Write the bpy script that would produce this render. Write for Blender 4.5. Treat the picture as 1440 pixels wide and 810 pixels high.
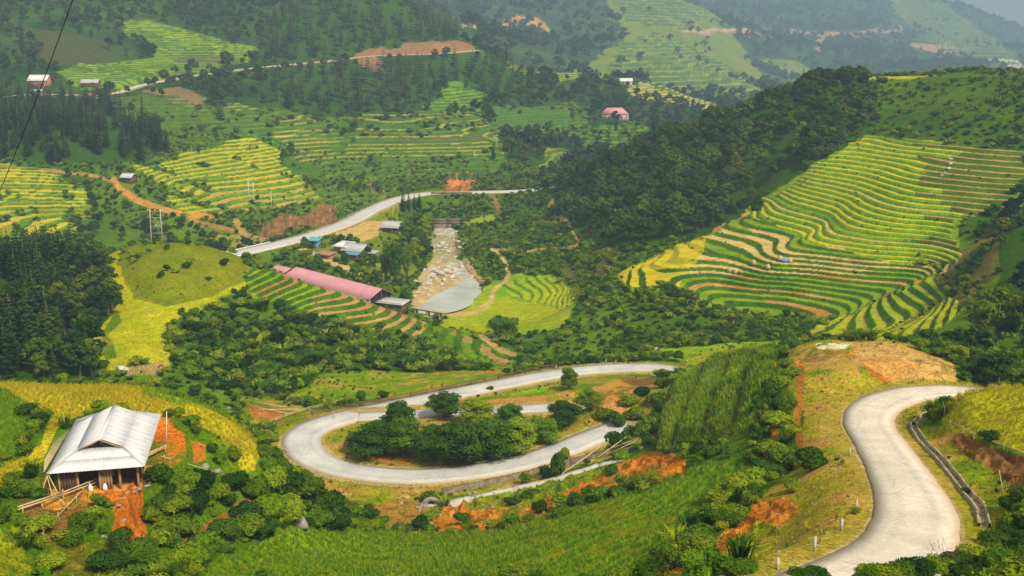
import bpy, bmesh, math, random, time
import numpy as np
T_START = time.time()
random.seed(7); RNG = np.random.default_rng(7)
for _o in list(bpy.data.objects): bpy.data.objects.remove(_o)
SC = bpy.context.scene
COL = SC.collection
# ------------------------------------------------------------------ camera, sky, sun, exposure
F = 1500.0; PITCH = math.radians(13.0); CP = math.cos(PITCH); SP = math.sin(PITCH)
Z0 = 100.0                                    # the camera stands 100 m above the datum
cam = bpy.data.cameras.new("camera"); camo = bpy.data.objects.new("camera", cam); COL.objects.link(camo)
cam.sensor_width = 36.0; cam.lens = 36.0 * F / 1440.0; cam.clip_start = 1.0; cam.clip_end = 20000.0
camo.location = (0, 0, Z0); camo.rotation_euler = (math.radians(90) - PITCH, 0, 0)
SC.camera = camo
world = bpy.data.worlds.new("World"); SC.world = world; world.use_nodes = True
wn = world.node_tree; wn.nodes.clear()
SUN_EL = math.radians(48); SUN_AZ = math.radians(140)     # azimuth clockwise from +Y (the view direction)
sky = wn.nodes.new("ShaderNodeTexSky"); sky.sky_type = 'NISHITA'; sky.sun_disc = False
sky.sun_elevation = SUN_EL; sky.sun_rotation = SUN_AZ; sky.altitude = 1400; sky.air_density = 1.0; sky.dust_density = 3.0
bg = wn.nodes.new("ShaderNodeBackground"); bg.inputs["Strength"].default_value = 0.07
wo = wn.nodes.new("ShaderNodeOutputWorld")
# thin overcast: the sky colour is mixed with an even pale cloud colour everywhere
mixc = wn.nodes.new("ShaderNodeMix"); mixc.data_type = 'RGBA'; mixc.inputs[0].default_value = 0.82
mixc.inputs[7].default_value = (7.8, 7.1, 6.1, 1)
wn.links.new(sky.outputs[0], mixc.inputs[6]); wn.links.new(mixc.outputs[2], bg.inputs[0]); wn.links.new(bg.outputs[0], wo.inputs[0])
sun = bpy.data.lights.new("sun", 'SUN'); sun.energy = 5.0; sun.angle = math.radians(11.0); sun.color = (1.0, 0.90, 0.70)
suno = bpy.data.objects.new("sun", sun); COL.objects.link(suno)
suno.rotation_euler = (math.radians(90) - SUN_EL, 0, math.radians(180) - SUN_AZ)
SC.view_settings.view_transform = 'Standard'; SC.view_settings.look = 'None'
SC.view_settings.exposure = 0.32; SC.view_settings.gamma = 1.0
# ------------------------------------------------------------------ pixel <-> world
def s_of_v(v):
    b = (405.0 - np.asarray(v, float)) / F
    return (-SP + b * CP) / (CP + b * SP)
def t_of(u, v):
    b = (405.0 - np.asarray(v, float)) / F
    return ((np.asarray(u, float) - 720.0) / F) / (CP + b * SP)
def uv_of(t, s):
    b = (s * CP + SP) / (CP - s * SP)
    return 720.0 + F * t * (CP + b * SP), 405.0 - F * b
def P_uvY(u, v, Y):
    return np.array([t_of(u, v) * Y, Y, s_of_v(v) * Y])
def P_uvz(u, v, z):
    Y = z / s_of_v(v); return np.array([t_of(u, v) * Y, Y, z])
# ------------------------------------------------------------------ noise
def _h(ix, iy, seed):
    with np.errstate(over='ignore'):
        n = ix.astype(np.int64) * 374761393 + iy.astype(np.int64) * 668265263 + seed * 1442695041
        n = (n ^ (n >> 13)) * 1274126177
        n = n ^ (n >> 16)
    return (n & 0xffffff) / float(0xffffff)
def vn(x, y, seed=0):
    ix = np.floor(x); iy = np.floor(y); fx = x - ix; fy = y - iy
    fx = fx * fx * (3 - 2 * fx); fy = fy * fy * (3 - 2 * fy)
    a = _h(ix, iy, seed); b = _h(ix + 1, iy, seed); c = _h(ix, iy + 1, seed); d = _h(ix + 1, iy + 1, seed)
    return (a + (b - a) * fx) * (1 - fy) + (c + (d - c) * fx) * fy
def fbm(x, y, seed=0, o=4):
    r = 0; a = 0.5; tot = 0
    for k in range(o):
        r = r + a * vn(x * 2 ** k + 13.7 * k, y * 2 ** k - 7.1 * k, seed + k); tot += a; a *= 0.5
    return r / tot * 2 - 1
def sstep(a, b, x):
    q = np.clip((x - a) / (b - a), 0, 1); return q * q * (3 - 2 * q)
# ------------------------------------------------------------------ the lie of the land: survey points, (u, v, height) / (u, v, distance) / hidden (u, height, distance)
CZ = """1250,795,-27 1160,800,-28.4 1340,785,-27 1440,800,-26 1440,720,-29.5 1300,720,-32 1225,720,-33 1360,690,-33 1230,620,-39 1190,600,-40 1280,610,-39
1180,660,-37.5 1180,740,-33 1100,790,-32 1270,553,-43.6 1350,548,-44 1200,570,-42.4 1440,545,-35 1390,548,-35.5 1345,575,-36 1400,600,-35.5 1432,632,-35.5
1360,610,-37.2 1400,672,-37 1440,668,-36 1310,620,-38.7 1345,690,-34.5 1385,740,-31
1180,487,-43.5 1280,500,-43.6 1130,500,-44 1120,540,-43 1160,560,-42.4 1330,520,-44 1200,478,-44 1270,482,-44.5 1130,483,-45
1400,515,-46 1380,400,-52 1400,340,-46 1440,320,-44 1330,420,-60 1440,400,-48 1200,470,-68 1150,480,-68 1260,440,-65 1280,400,-62 1340,385,-58
1000,500,-64 1060,492,-58 1090,540,-46 1040,540,-52 980,560,-58 930,600,-60 1040,600,-49 1090,600,-43.5 960,640,-54 1050,680,-44 1010,720,-42 950,790,-38 880,800,-41 900,700,-48
800,760,-47 800,700,-54 700,800,-47 700,740,-57 620,750,-59 600,805,-49 500,800,-49 500,760,-56 400,790,-48 420,740,-52
870,650,-61.5 760,690,-64 650,720,-64.5 560,710,-66 540,740,-62 480,705,-64.5
420,625,-67 480,662,-66.5 560,671,-66 640,668,-65.5 720,655,-65 790,633,-64.7 832,615,-64.5 560,640,-66 600,600,-67 470,600,-67.5 540,572,-68 620,556,-68 700,540,-68 780,525,-68 850,518,-68
930,517,-67.5 960,522,-67 740,577,-66.8 820,560,-64.5 880,552,-62 870,595,-62 930,540,-63 380,600,-68 340,580,-68 620,620,-66 700,610,-66
140,690,-41.5 200,650,-41 60,690,-41 250,640,-41.5 100,600,-41.5 300,600,-43 100,545,-42.5 0,540,-42 250,560,-43 330,600,-44 355,640,-44.5 350,665,-46 200,550,-43 0,600,-40 30,640,-40.5
50,790,-42 200,780,-44 0,740,-40 300,740,-47 300,690,-46 380,690,-50 420,680,-57 100,740,-42 200,720,-44.5
215,345,-54.5 300,350,-54.5 250,400,-57 175,350,-55 190,480,-60.5 150,480,-61.5 200,515,-62 240,440,-59.5 165,400,-57.5 340,386,-58.5 400,393,-62 350,415,-62 300,440,-62.5 350,450,-66 350,500,-68.5 300,530,-67 350,550,-69 450,550,-70 450,500,-72
450,440,-69 480,414,-67 560,441,-72 600,470,-75 640,462,-77.5 700,503,-78.5 600,530,-72 560,500,-73 650,520,-72.5 740,512,-78 140,530,-63
70,530,-60 70,430,-59 0,430,-55 0,390,-57 70,390,-59 130,430,-61 130,380,-60
318,360,-78 345,354,-77.5 450,330,-77 520,303,-76.5 600,273,-76 660,271,-76 740,268,-76 780,264,-75
650,405,-87 600,430,-87 620,370,-86 625,325,-85 672,395,-86.5 495,355,-80 540,330,-79 520,385,-83 460,370,-80 570,375,-84 540,352,-81 580,400,-85
740,430,-84.5 680,470,-84.5 790,410,-82 760,390,-83 800,430,-80 720,400,-85 700,360,-84 780,350,-80 800,320,-76 850,350,-73 830,300,-70 850,400,-73
800,470,-77 860,450,-72.5 850,490,-77 930,490,-73 930,440,-69 930,402,-67.5 880,397,-69.5 930,372,-66.5 980,352,-65 1000,480,-71 1060,455,-70.5
1228,197,-37 1330,212,-37 1440,222,-37 1060,283,-58 1150,322,-58 1230,350,-58 1340,368,-58 1010,345,-64 1090,375,-64 1290,392,-64 1000,400,-69.5 1100,410,-69.5 1180,445,-71
1100,266,-52.5 1190,298,-52.5 1280,320,-52.5 1350,330,-52.5 1190,224,-42 1285,243,-42 1400,257,-42 1145,250,-47.5 1240,274,-47.5 1340,290,-47.5 1440,300,-47.5 1020,425,-72
900,320,-66 900,270,-61 950,300,-62 1000,250,-54 1050,205,-43 1100,230,-44.5 1000,325,-62.5 760,300,-79 700,310,-82
50,330,-75 50,240,-60 0,320,-74 130,300,-74 200,300,-74 183,268,-66 250,310,-76 330,290,-74 330,240,-66 330,205,-58 430,275,-74 420,305,-77.5 380,335,-81 250,260,-68 480,240,-72 560,230,-70 560,170,-51
690,200,-62 690,240,-73 740,240,-74 100,200,-48 50,180,-44 230,190,-54 450,300,-78 560,250,-75 640,250,-76 300,320,-79"""
CY = """840,240,510 950,192,515 1030,170,505 1130,130,500 1200,113,490 1290,112,480 1350,103,475 1440,104,470 1350,160,400 1440,170,385 1250,150,450
250,140,700 350,150,714 20,133,720 160,132,730 270,112,790 380,95,850 480,84,900 600,77,930 665,72,950 450,130,800 450,170,740 560,120,840 650,140,800 640,180,730
100,100,780 50,60,830 240,90,860 240,40,960 100,10,950 350,30,1000 400,0,1080 560,40,1000 560,0,1080 0,0,950 150,60,880 640,60,965 700,88,960
730,95,1000 780,100,1030 850,107,1050 700,130,880 800,150,880 780,200,760 870,168,830 870,195,760 930,190,860 940,130,1090 1000,152,1060 850,140,960 810,230,690 740,180,790 1000,190,900
680,30,1500 650,0,1700 750,60,1450 800,20,1600 840,85,1350 900,60,1500 950,100,1350 1030,122,1340 1070,130,1380 950,40,1650 980,10,1800
1100,60,2000 1200,80,1900 1300,60,2200 1400,90,1900 1100,20,2300 1300,15,2600 1250,100,1700 1440,75,2400 1340,8,2700 1400,45,2650 1100,110,1750 1440,100,1700"""
CH = """-300,-18,30 0,-18,30 300,-19,30 600,-19,30 900,-18,30 1200,-18,30 1500,-17.5,30 1800,-16,30 -300,-34,60 0,-36,62 300,-38,64 600,-38,64 900,-36,62 1500,-27,52 1700,-24,55
1400,-47,128 1480,-42,130 1150,-62,185 1250,-61,190 1350,-56,185 1420,-51,172 1460,-48,195
0,-56,150 100,-59,152 200,-62,152 300,-63,152 380,-65,150 100,-61,170 220,-66,180 0,-60,172
215,-70,335 300,-73,330 400,-78,325 480,-82,340 560,-84,315 540,-83,335 420,-82,355 620,-84,305 130,-70,340 0,-72,330 70,-73,335
840,-80,600 950,-76,640 1030,-71,640 1130,-66,640 1200,-62,640 1290,-60,650 1350,-60,650 1440,-60,650 1200,-75,900 1440,-70,900 1100,-80,1200 1300,-90,1300
650,-70,1150 700,-65,1150 780,-60,1180 900,-75,1250 1000,-85,1200 600,30,1250 400,80,1300 0,95,1250 200,90,1300 -300,110,1250 500,70,1250
1080,-80,1550 700,120,2500 950,170,3000 1200,190,3300 300,160,2500 0,180,2500 1380,-60,3400 1500,-60,3200 1250,190,3500 1000,200,4000 1440,-150,4200 600,220,4000 0,300,4000 1800,-100,3500
-300,-48,110 -300,-58,180 -300,-50,300 -300,-62,450 -300,-30,700 -300,20,900 1700,-35,100 1700,-48,200 1700,-38,300 1700,-15,450 1700,-50,700 1700,-60,1500 1700,20,2300
320,-86,390 300,-84,410 560,-86,520 590,-84,300 520,-82,310 460,-80,312"""
def deepen(Y): return Y if Y <= 1150 else 1150 + (Y - 1150) * 2.2      # the far range lies deeper than first surveyed
def _parse(s): return np.array([[float(q) for q in w.split(',')] for w in s.split()])
ctl = []
for u, v, z in _parse(CZ): s = s_of_v(v); ctl.append((t_of(u, v), math.log(z / s), s))
for u, v, Y in _parse(CY):
    Y = deepen(Y); ctl.append((t_of(u, v), math.log(Y), s_of_v(v)))
for u, z, Y in _parse(CH):
    s = z / Y; Y = deepen(Y); b = (s * CP + SP) / (CP - s * SP); ctl.append((((u - 720) / F) / (CP + b * SP), math.log(Y), s))
ctl = np.array(ctl)
def _U(r2): return 0.5 * r2 * np.log(r2 + 1e-12)
def tps_fit(c, lam):
    n = len(c); d = ((c[:, None, :2] - c[None, :, :2]) ** 2).sum(2)
    A = np.zeros((n + 3, n + 3)); A[:n, :n] = _U(d) + lam * np.eye(n)
    A[:n, n] = 1; A[:n, n + 1:] = c[:, :2]; A[n, :n] = 1; A[n + 1:, :n] = c[:, :2].T
    return np.linalg.solve(A, np.concatenate([c[:, 2], np.zeros(3)]))
W = tps_fit(ctl, 2e-5)
GT0, GT1, GL0, GL1 = -0.75, 0.75, math.log(26), math.log(8300)
NT, NL = 520, 900
gt = np.linspace(GT0, GT1, NT); gl = np.linspace(GL0, GL1, NL)
BASE = np.zeros((NL, NT))
for j in range(0, NL, 20):
    LL, TT = np.meshgrid(gl[j:j + 20], gt, indexing='ij')
    q = np.stack([TT.ravel(), LL.ravel()], 1)
    r2 = (q[:, 0:1] - ctl[None, :, 0]) ** 2 + (q[:, 1:2] - ctl[None, :, 1]) ** 2
    BASE[j:j + 20] = (_U(r2) @ W[:-3] + W[-3] + q @ W[-2:]).reshape(LL.shape)
def base_s(t, L):
    x = np.clip((t - GT0) / (GT1 - GT0) * (NT - 1), 0, NT - 1.001); y = np.clip((L - GL0) / (GL1 - GL0) * (NL - 1), 0, NL - 1.001)
    ix = x.astype(int); iy = y.astype(int); fx = x - ix; fy = y - iy
    return (BASE[iy, ix] * (1 - fx) + BASE[iy, ix + 1] * fx) * (1 - fy) + (BASE[iy + 1, ix] * (1 - fx) + BASE[iy + 1, ix + 1] * fx) * fy
def inpoly(u, v, poly):
    p = np.array(poly, float); m = np.zeros(u.shape, bool)
    bb = (u >= p[:, 0].min()) & (u <= p[:, 0].max()) & (v >= p[:, 1].min()) & (v <= p[:, 1].max())
    idx = np.nonzero(bb)[0]
    if len(idx) == 0: return m
    uu = u[idx]; vv = v[idx]; c = np.zeros(len(idx), bool)
    for k in range(len(p)):
        x1, y1 = p[k - 1]; x2, y2 = p[k]
        if y1 == y2: continue
        c ^= ((y1 > vv) != (y2 > vv)) & (uu < (x2 - x1) * (vv - y1) / (y2 - y1) + x1)
    m[idx] = c; return m
def spline(pts, n=8):
    p = np.array(pts, float); p = np.vstack([2 * p[0] - p[1], p, 2 * p[-1] - p[-2]]); out = []
    for k in range(1, len(p) - 2):
        for q in np.linspace(0, 1, n, endpoint=False):
            out.append(0.5 * ((2 * p[k]) + (-p[k - 1] + p[k + 1]) * q + (2 * p[k - 1] - 5 * p[k] + 4 * p[k + 1] - p[k + 2]) * q * q + (-p[k - 1] + 3 * p[k] - 3 * p[k + 1] + p[k + 2]) * q ** 3))
    out.append(p[-2]); return np.array(out)
# roads: centre lines as (u, v, height) or (u, v, distance), half width
def _rl(pts, mode): return spline([P_uvz(*q) if mode == 'z' else P_uvY(*q) for q in pts], 10)
ROADS = {
 'hairpin': (_rl([(1010,530,-66.2),(985,527,-66.6),(955,522,-67),(915,517,-67.5),(850,518,-68),(780,526,-68),(700,541,-68),(620,557,-68),(545,573,-67.9),(480,588,-67.7),(438,603,-67.3),(424,620,-67),(438,642,-66.7),(480,659,-66.4),(560,669,-66),(640,666,-65.6),(720,653,-65.2),(790,632,-64.8),(832,615,-64.5),(880,597,-63.8)], 'z'), 3.1),
 'branch': (_rl([(505,586,-67.6),(560,583,-67.4),(640,579,-67.1),(700,577,-66.9),(750,574,-66.7),(800,571,-66.3)], 'z'), 2.4),
 'near': (_rl([(1120,850,-24.5),(1190,822,-25.8),(1245,793,-27),(1280,760,-29.3),(1288,715,-32.2),(1268,670,-35.8),(1240,625,-38.9),(1222,595,-40.8),(1232,572,-42.2),(1270,556,-43.6),(1320,550,-44.2),(1365,551,-44.8),(1420,556,-46)], 'z'), 2.9),
 'valley': (_rl([(230,381,-79),(290,366,-78.2),(325,358,-77.8),(400,341,-77.3),(450,327,-77),(495,310,-76.7),(525,294,-76.5),(560,280,-76.2),(600,272,-76),(660,270.5,-76),(740,268,-76),(800,262,-75.5),(850,250,-75)], 'z'), 5.0),
 'upper': (_rl([(-60,139,700),(0,136,712),(60,133,720),(150,133,730),(200,120,765),(270,107,800),(330,99,830),(375,94,850),(440,88,880),(480,84,900),(520,79,912),(600,76.5,930),(640,74,942),(672,71,955)], 'Y'), 4.0),
}
def road_dist(x, y, line):
    """distance to a centre line and the line's height there (and arc fraction)"""
    p = line[:-1]; q = line[1:]; d = q - p
    best = np.full(x.shape, 1e9); z = np.zeros(x.shape); side = np.zeros(x.shape)
    for k in range(len(p)):
        L2 = d[k, 0] ** 2 + d[k, 1] ** 2
        w = np.clip(((x - p[k, 0]) * d[k, 0] + (y - p[k, 1]) * d[k, 1]) / L2, 0, 1)
        dx = x - p[k, 0] - w * d[k, 0]; dy = y - p[k, 1] - w * d[k, 1]; r = np.hypot(dx, dy)
        m = r < best; best[m] = r[m]; z[m] = (p[k, 2] + w * d[k, 2])[m]; side[m] = np.sign(d[k, 0] * dy - d[k, 1] * dx)[m]
    return best, z, side
# terraced slopes: outline in the survey photograph, distance range, height of a step, riser share
TERR = [
 ('hillA', [(1222,190),(1330,202),(1445,214),(1445,262),(1408,290),(1345,312),(1345,374),(1230,366),(1150,342),(1048,302),(1075,280),(1150,232)], (250, 480), 1.08, .45),
 ('hillB', [(1048,302),(1150,342),(1230,366),(1345,378),(1300,398),(1255,425),(1180,448),(1015,436),(900,410),(866,398),(885,380),(960,346),(1020,318)], (250, 420), 1.05, .4),
 ('fold', [(1120,474),(1145,458),(1200,440),(1260,412),(1312,393),(1356,435),(1330,455),(1290,474),(1240,486)], (205, 300), 1.25, .5),
 ('westA', [(-60,228),(60,238),(118,262),(132,300),(100,330),(-60,336)], (380, 560), 1.15, .4),
 ('westB', [(345,192),(300,206),(262,214),(240,228),(192,236),(200,250),(238,262),(230,282),(262,302),(310,302),(380,288),(452,278),(420,250),(392,232),(402,215),(372,203)], (440, 680), 1.25, .45),
 ('mid', [(250,150),(330,150),(480,165),(560,160),(650,150),(700,175),(712,226),(560,232),(430,232),(380,190)], (560, 800), 1.7, .5),
 ('topA', [(160,30),(210,28),(320,55),(350,68),(330,90),(250,85),(200,60)], (780, 1100), 2.0, .5),
 ('topB', [(70,105),(120,92),(200,84),(290,88),(290,98),(180,116),(120,122)], (740, 900), 1.3, .5),
 ('knoll', [(350,374),(362,376),(400,386),(480,408),(560,436),(600,455),(590,482),(540,470),(470,455),(420,440),(372,428),(346,410)], (235, 305), 1.0, .5),
 ('spurT', [(600,455),(640,462),(735,512),(700,520),(650,500),(585,482)], (225, 305), 1.0, .5),
 ('farA', [(715,76),(790,92),(880,92),(965,108),(900,114),(800,112),(720,100)], (950, 1120), 1.8, .5),
 ('farB', [(888,122),(935,122),(1015,150),(1010,158),(940,148),(890,135)], (950, 1150), 2.0, .5),
 ('farC', [(880,60),(930,45),(985,60),(1080,128),(1060,140),(900,112),(850,92)], (1250, 1600), 3.2, .5),
 ('farD', [(860,-10),(990,-10),(1000,20),(960,45),(880,30)], (1500, 2000), 4.0, .5),
 ('farE', [(1250,-5),(1330,5),(1440,95),(1400,98),(1300,60)], (1700, 2800), 5.0, .5),
 ('housek', [(818,178),(910,172),(915,200),(860,212),(805,200)], (700, 830), 1.6, .5),
 ('gorge', [(765,200),(810,215),(800,242),(765,238)], (640, 760), 1.4, .5),
 ('vfield', [(760,388),(806,410),(800,440),(770,430),(720,420),(700,400)], (310, 385), 0.7, .35),
 ('spurU', [(160,138),(235,132),(320,165),(430,182),(385,200),(300,200),(235,200)], (560, 780), 2.0, .5),
 ('midlow', [(440,232),(700,234),(705,262),(600,262),(470,262)], (480, 720), 1.9, .5),
 ('northC', [(690,148),(830,150),(830,192),(690,182)], (640, 900), 1.8, .5),
 ('roadS', [(440,264),(560,264),(500,298),(470,296)], (440, 640), 1.5, .5),
 ('gapC', [(800,320),(892,343),(872,354),(808,346)], (320, 520), 1.2, .5),
 ('rowsT', [(600,152),(640,115),(690,140),(640,160)], (740, 860), 1.8, .5),
]
FIELDS_FLAT = []   # (polygon, Yrange, height) flattened fields
def terr_uv(u, v, t, L): return u + 13 * fbm(t * 45, L * 45, 101, 3), v + 6 * fbm(t * 45, L * 45, 103, 3)
def height(t, L, want=False):
    """final ground height (relative to the camera) for points t = x/y, L = ln y"""
    Y = np.exp(L); x = t * Y
    s = base_s(t, L); z = s * Y
    amp = np.clip(Y / 260.0, 0.25, 3.2)
    n1 = fbm(x / 34.0, Y / 34.0, 3, 3); n2 = fbm(x / 9.0, Y / 9.0, 11, 3)
    big = fbm(x / 130.0, Y / 130.0, 23, 3)
    tm = np.zeros(t.shape); phase = np.zeros(t.shape); tid = np.full(t.shape, -1, int); step = np.zeros(t.shape)
    u, v = uv_of(t, s)
    je = np.clip(Y / 150, .5, 1.6); uj = u + 6 * fbm(x / 12, Y / 12, 31, 2) + 3.5 * fbm(x / 2.6 / je, Y / 2.6 / je, 33, 2); vj = v + 3.0 * fbm(x / 12, Y / 12, 37, 2) + 2.0 * fbm(x / 2.6 / je, Y / 2.6 / je, 39, 2)
    rise = np.zeros(t.shape)
    zn = z + n1 * 0.55 * amp * 0.8 + np.clip((Y - 600) / 900, 0, 1) * big * 14 + np.clip((Y - 250) / 400, 0, 1) * n1 * 1.5
    zt = z + np.where((Y < 440) & (x > 30), .12, .5) * n1 * np.clip(Y / 300, .6, 2) + np.clip((Y - 600) / 900, 0, 1) * big * 14
    ut, vt = terr_uv(u, v, t, L)
    for k, (nm, poly, yr, h, rs) in enumerate(TERR):
        m = inpoly(ut, vt, poly) & (Y > deepen(yr[0])) & (Y < deepen(yr[1]))
        if yr[0] > 1150: h = h * 1.9
        if not m.any(): continue
        q = zt[m] / h + 0.18 * n2[m]; f = q - np.floor(q)
        rr = np.clip(f / rs, 0, 1); zz = (.8 * (np.floor(q) + rr * rr * (3 - 2 * rr)) + .2 * (q + .25)) * h
        tm[m] = 1; phase[m] = f; tid[m] = k; rise[m] = np.floor(q); step[m] = rs
        zn[m] = zz - 0.18 * n2[m] * h * 0
    zf = zn + np.where(tm > 0, 0, n2 * 0.28 * np.clip(amp, .25, 1.6))
    rd = {}
    if want: rdm = np.full(t.shape, 99.0); rid = np.full(t.shape, -1, int)
    for k, (nm, (line, hw)) in enumerate(ROADS.items()):
        fall = 5.0 if nm != 'upper' else 7.0
        pad = hw + 1.2 + fall
        bb = np.nonzero((x > line[:, 0].min() - pad) & (x < line[:, 0].max() + pad) & (Y > line[:, 1].min() - pad) & (Y < line[:, 1].max() + pad))[0]
        if len(bb) == 0: continue
        d, rz, sd = road_dist(x[bb], Y[bb], line)
        w = 1 - sstep(hw + 1.0, pad, d)
        if nm == 'valley':           # open span under the bridge
            uu, vv = u[bb], v[bb]; xx = x[bb]
            w2 = w * (1 - sstep(-102, -94, xx)); zf[bb] = np.minimum(zf[bb], zf[bb] * (1 - w2) + (rz - 6.5) * w2)
            w = w * sstep(-102, -94, xx)
        zf[bb] = zf[bb] * (1 - w) + (rz - 0.12) * w
        if want:
            near = d < rdm[bb] + 0; 
            ii = bb[near]; rdm[ii] = (d - hw)[near]; rid[ii] = k
    for poly, yr, zz, soft in FLATS:
        cx = np.array(poly)[:, 0].mean()
        m = inpoly(u, v, poly) & (Y > yr[0]) & (Y < yr[1])
        zq = zz(v[m]) if callable(zz) else zz
        zf[m] = zf[m] * (1 - soft) + zq * soft
    m = inpoly(u, v, RIDGE) & (Y > 105) & (Y < 215)
    if m.any(): zf[m] += 1.5 * np.abs(np.sin(math.pi * (x[m] - .27 * (Y[m] - 140) + .4 * n2[m]) / 4.6 + .6)) ** .6 * sstep(0, .25, RIDGE_W(u[m], v[m]))
    m = inpoly(u, v, DOMEP) & (Y > 235) & (Y < 312)
    if m.any():
        du = np.hypot((u[m] - 256) / 96, (v[m] - 380) / 42); zf[m] += 1.5 * (1 - sstep(.55, .97, du + .08 * n1[m])) + .35 * n2[m] * (du < .9)
    for poly, yr, amp_, sc_ in ROUGH:
        m = inpoly(uj, vj, poly) & (Y > yr[0]) & (Y < yr[1])
        if m.any(): zf[m] += amp_ * (1 - 2 * np.abs(fbm(x[m] / sc_, Y[m] / (sc_ * 2.2), 41, 3)) ** .7) - amp_ * .5
    if want: return zf, dict(u=u, v=v, uj=uj, vj=vj, tm=tm, phase=phase, ut=ut, vt=vt, tid=tid, rise=rise, step=step, rd=rdm, rid=rid, x=x, Y=Y, n1=n1, n2=n2)
    return zf
FLATS = []
RIDGE = [(925,560),(1000,505),(1090,488),(1103,520),(1062,600),(1000,622),(960,628),(925,638)]
def RIDGE_W(u, v):
    d = np.full(u.shape, 1e9)
    for a, b in zip(np.array(RIDGE, float), np.roll(np.array(RIDGE, float), -1, 0)):
        e = b - a; w = np.clip(((u - a[0]) * e[0] + (v - a[1]) * e[1]) / (e @ e), 0, 1); d = np.minimum(d, np.hypot(u - a[0] - w * e[0], v - a[1] - w * e[1]))
    return d / 40
DOMEP = [(150,330),(370,330),(370,432),(150,432)]
ROUGH = [([(575,760),(640,700),(700,700),(780,660),(840,655),(900,632),(965,640),(965,670),(880,680),(800,705),(760,725),(700,742),(620,748),(560,740)], (100, 150), .8, 2.0),
 ([(130,700),(200,680),(240,670),(205,700),(200,730),(210,765),(150,770),(160,730)], (70, 110), .7, 1.5),
 ([(362,318),(380,308),(400,300),(435,296),(455,285),(470,292),(475,312),(430,322),(380,338),(365,330)], (380, 560), 4.0, 6),
 ([(626,268),(632,252),(650,241),(665,245),(670,268)], (540, 700), 4.0, 6), ([(514,270),(500,245),(530,255),(548,280)], (440, 680), 4.0, 6),
 ([(1345,602),(1400,628),(1450,642),(1450,690),(1420,680),(1380,650),(1335,620)], (70, 112), .8, 1.5),
 ([(930,806),(985,790),(1060,700),(1125,715),(1090,745),(1000,800)], (50, 110), .5, 1.2)]
RIVZ = lambda v: np.interp(v, [317, 400], [-85.7, -87.5])
POOL = [(583,432),(600,425),(612,412),(640,402),(655,392),(668,390),(679,400),(677,412),(660,428),(640,436),(610,441),(590,441)]
RIVER = [(612,318),(640,315),(641,335),(648,352),(655,375),(668,390),(655,395),(636,385),(622,370),(612,355),(607,335)]
FLATS.append((RIVER, (365, 520), RIVZ, .9)); FLATS.append(([(50,690),(80,640),(200,600),(240,590),(262,612),(262,665),(240,705),(212,728),(150,732),(62,716)], (85, 114), -41.62, .96)); FLATS.append((POOL, (335, 400), -87.6, 1.0))
def ground(x, Y):
    x = np.atleast_1d(np.asarray(x, float)); Y = np.atleast_1d(np.asarray(Y, float))
    return height(x / Y, np.log(Y))
def gz(x, Y): return float(ground(x, Y)[0])
def pick(u, v, Ymin=30, Ymax=4200):
    """first ground point seen at pixel (u, v) of the survey photograph"""
    t = float(t_of(u, v)); s = float(s_of_v(v))
    L = np.linspace(math.log(Ymin), math.log(Ymax), 2600); zz = height(np.full(L.shape, t), L); d = zz - s * np.exp(L)
    k = np.nonzero(d >= 0)[0]
    if len(k) == 0: Y = Ymax
    else:
        k = k[0]
        if k == 0: Y = math.exp(L[0])
        else:
            w = d[k - 1] / (d[k - 1] - d[k]); Y = math.exp(L[k - 1] + w * (L[k] - L[k - 1]))
    return t * Y, Y, gz(t * Y, Y)
# ------------------------------------------------------------------ the ground sheet (finer where the land faces the valley road's viewpoint)
NC_IN, NR = 880, 880
tc = np.concatenate([np.linspace(-0.745, -0.53, 26, endpoint=False), np.linspace(-0.53, 0.53, NC_IN), np.linspace(0.53, 0.745, 27)[1:]])
NC = len(tc)
Lf = np.linspace(math.log(27), math.log(8000), 2400)
LLf, TTf = np.meshgrid(Lf, tc, indexing='ij')
sb = base_s(TTf.ravel(), LLf.ravel()).reshape(LLf.shape)
vb = uv_of(TTf, sb)[1]
run = np.minimum.accumulate(vb, axis=0)
hid = vb - run                                   # pixels below the line of sight
dv = np.abs(np.gradient(vb, axis=0))
inframe = (vb < 840) & (vb > -30)
wgt = np.where(inframe & (hid < 6), dv, 0) + 0.05 + np.where(inframe & (hid < 30), 0.15 * dv, 0)
k_ = np.ones(41) / 41
for j in range(0, NL): pass
wp = np.pad(wgt, ((0, 0), (10, 10)), mode='edge'); cs = np.cumsum(wp, axis=1)
wgt = (cs[:, 20:] - cs[:, :-20])[:, :NC] / 20
cum = np.cumsum(wgt, axis=0); cum = (cum - cum[0]) / (cum[-1] - cum[0])
VL = np.zeros((NR, NC)); qq = np.linspace(0, 1, NR)
for c in range(NC): VL[:, c] = np.interp(qq, cum[:, c], Lf)
VT = np.repeat(tc[None, :], NR, 0)
tf = VT.ravel(); lf = VL.ravel()
zf, A = height(tf, lf, True)
print("terrain heights", round(time.time() - T_START, 1))
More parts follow.
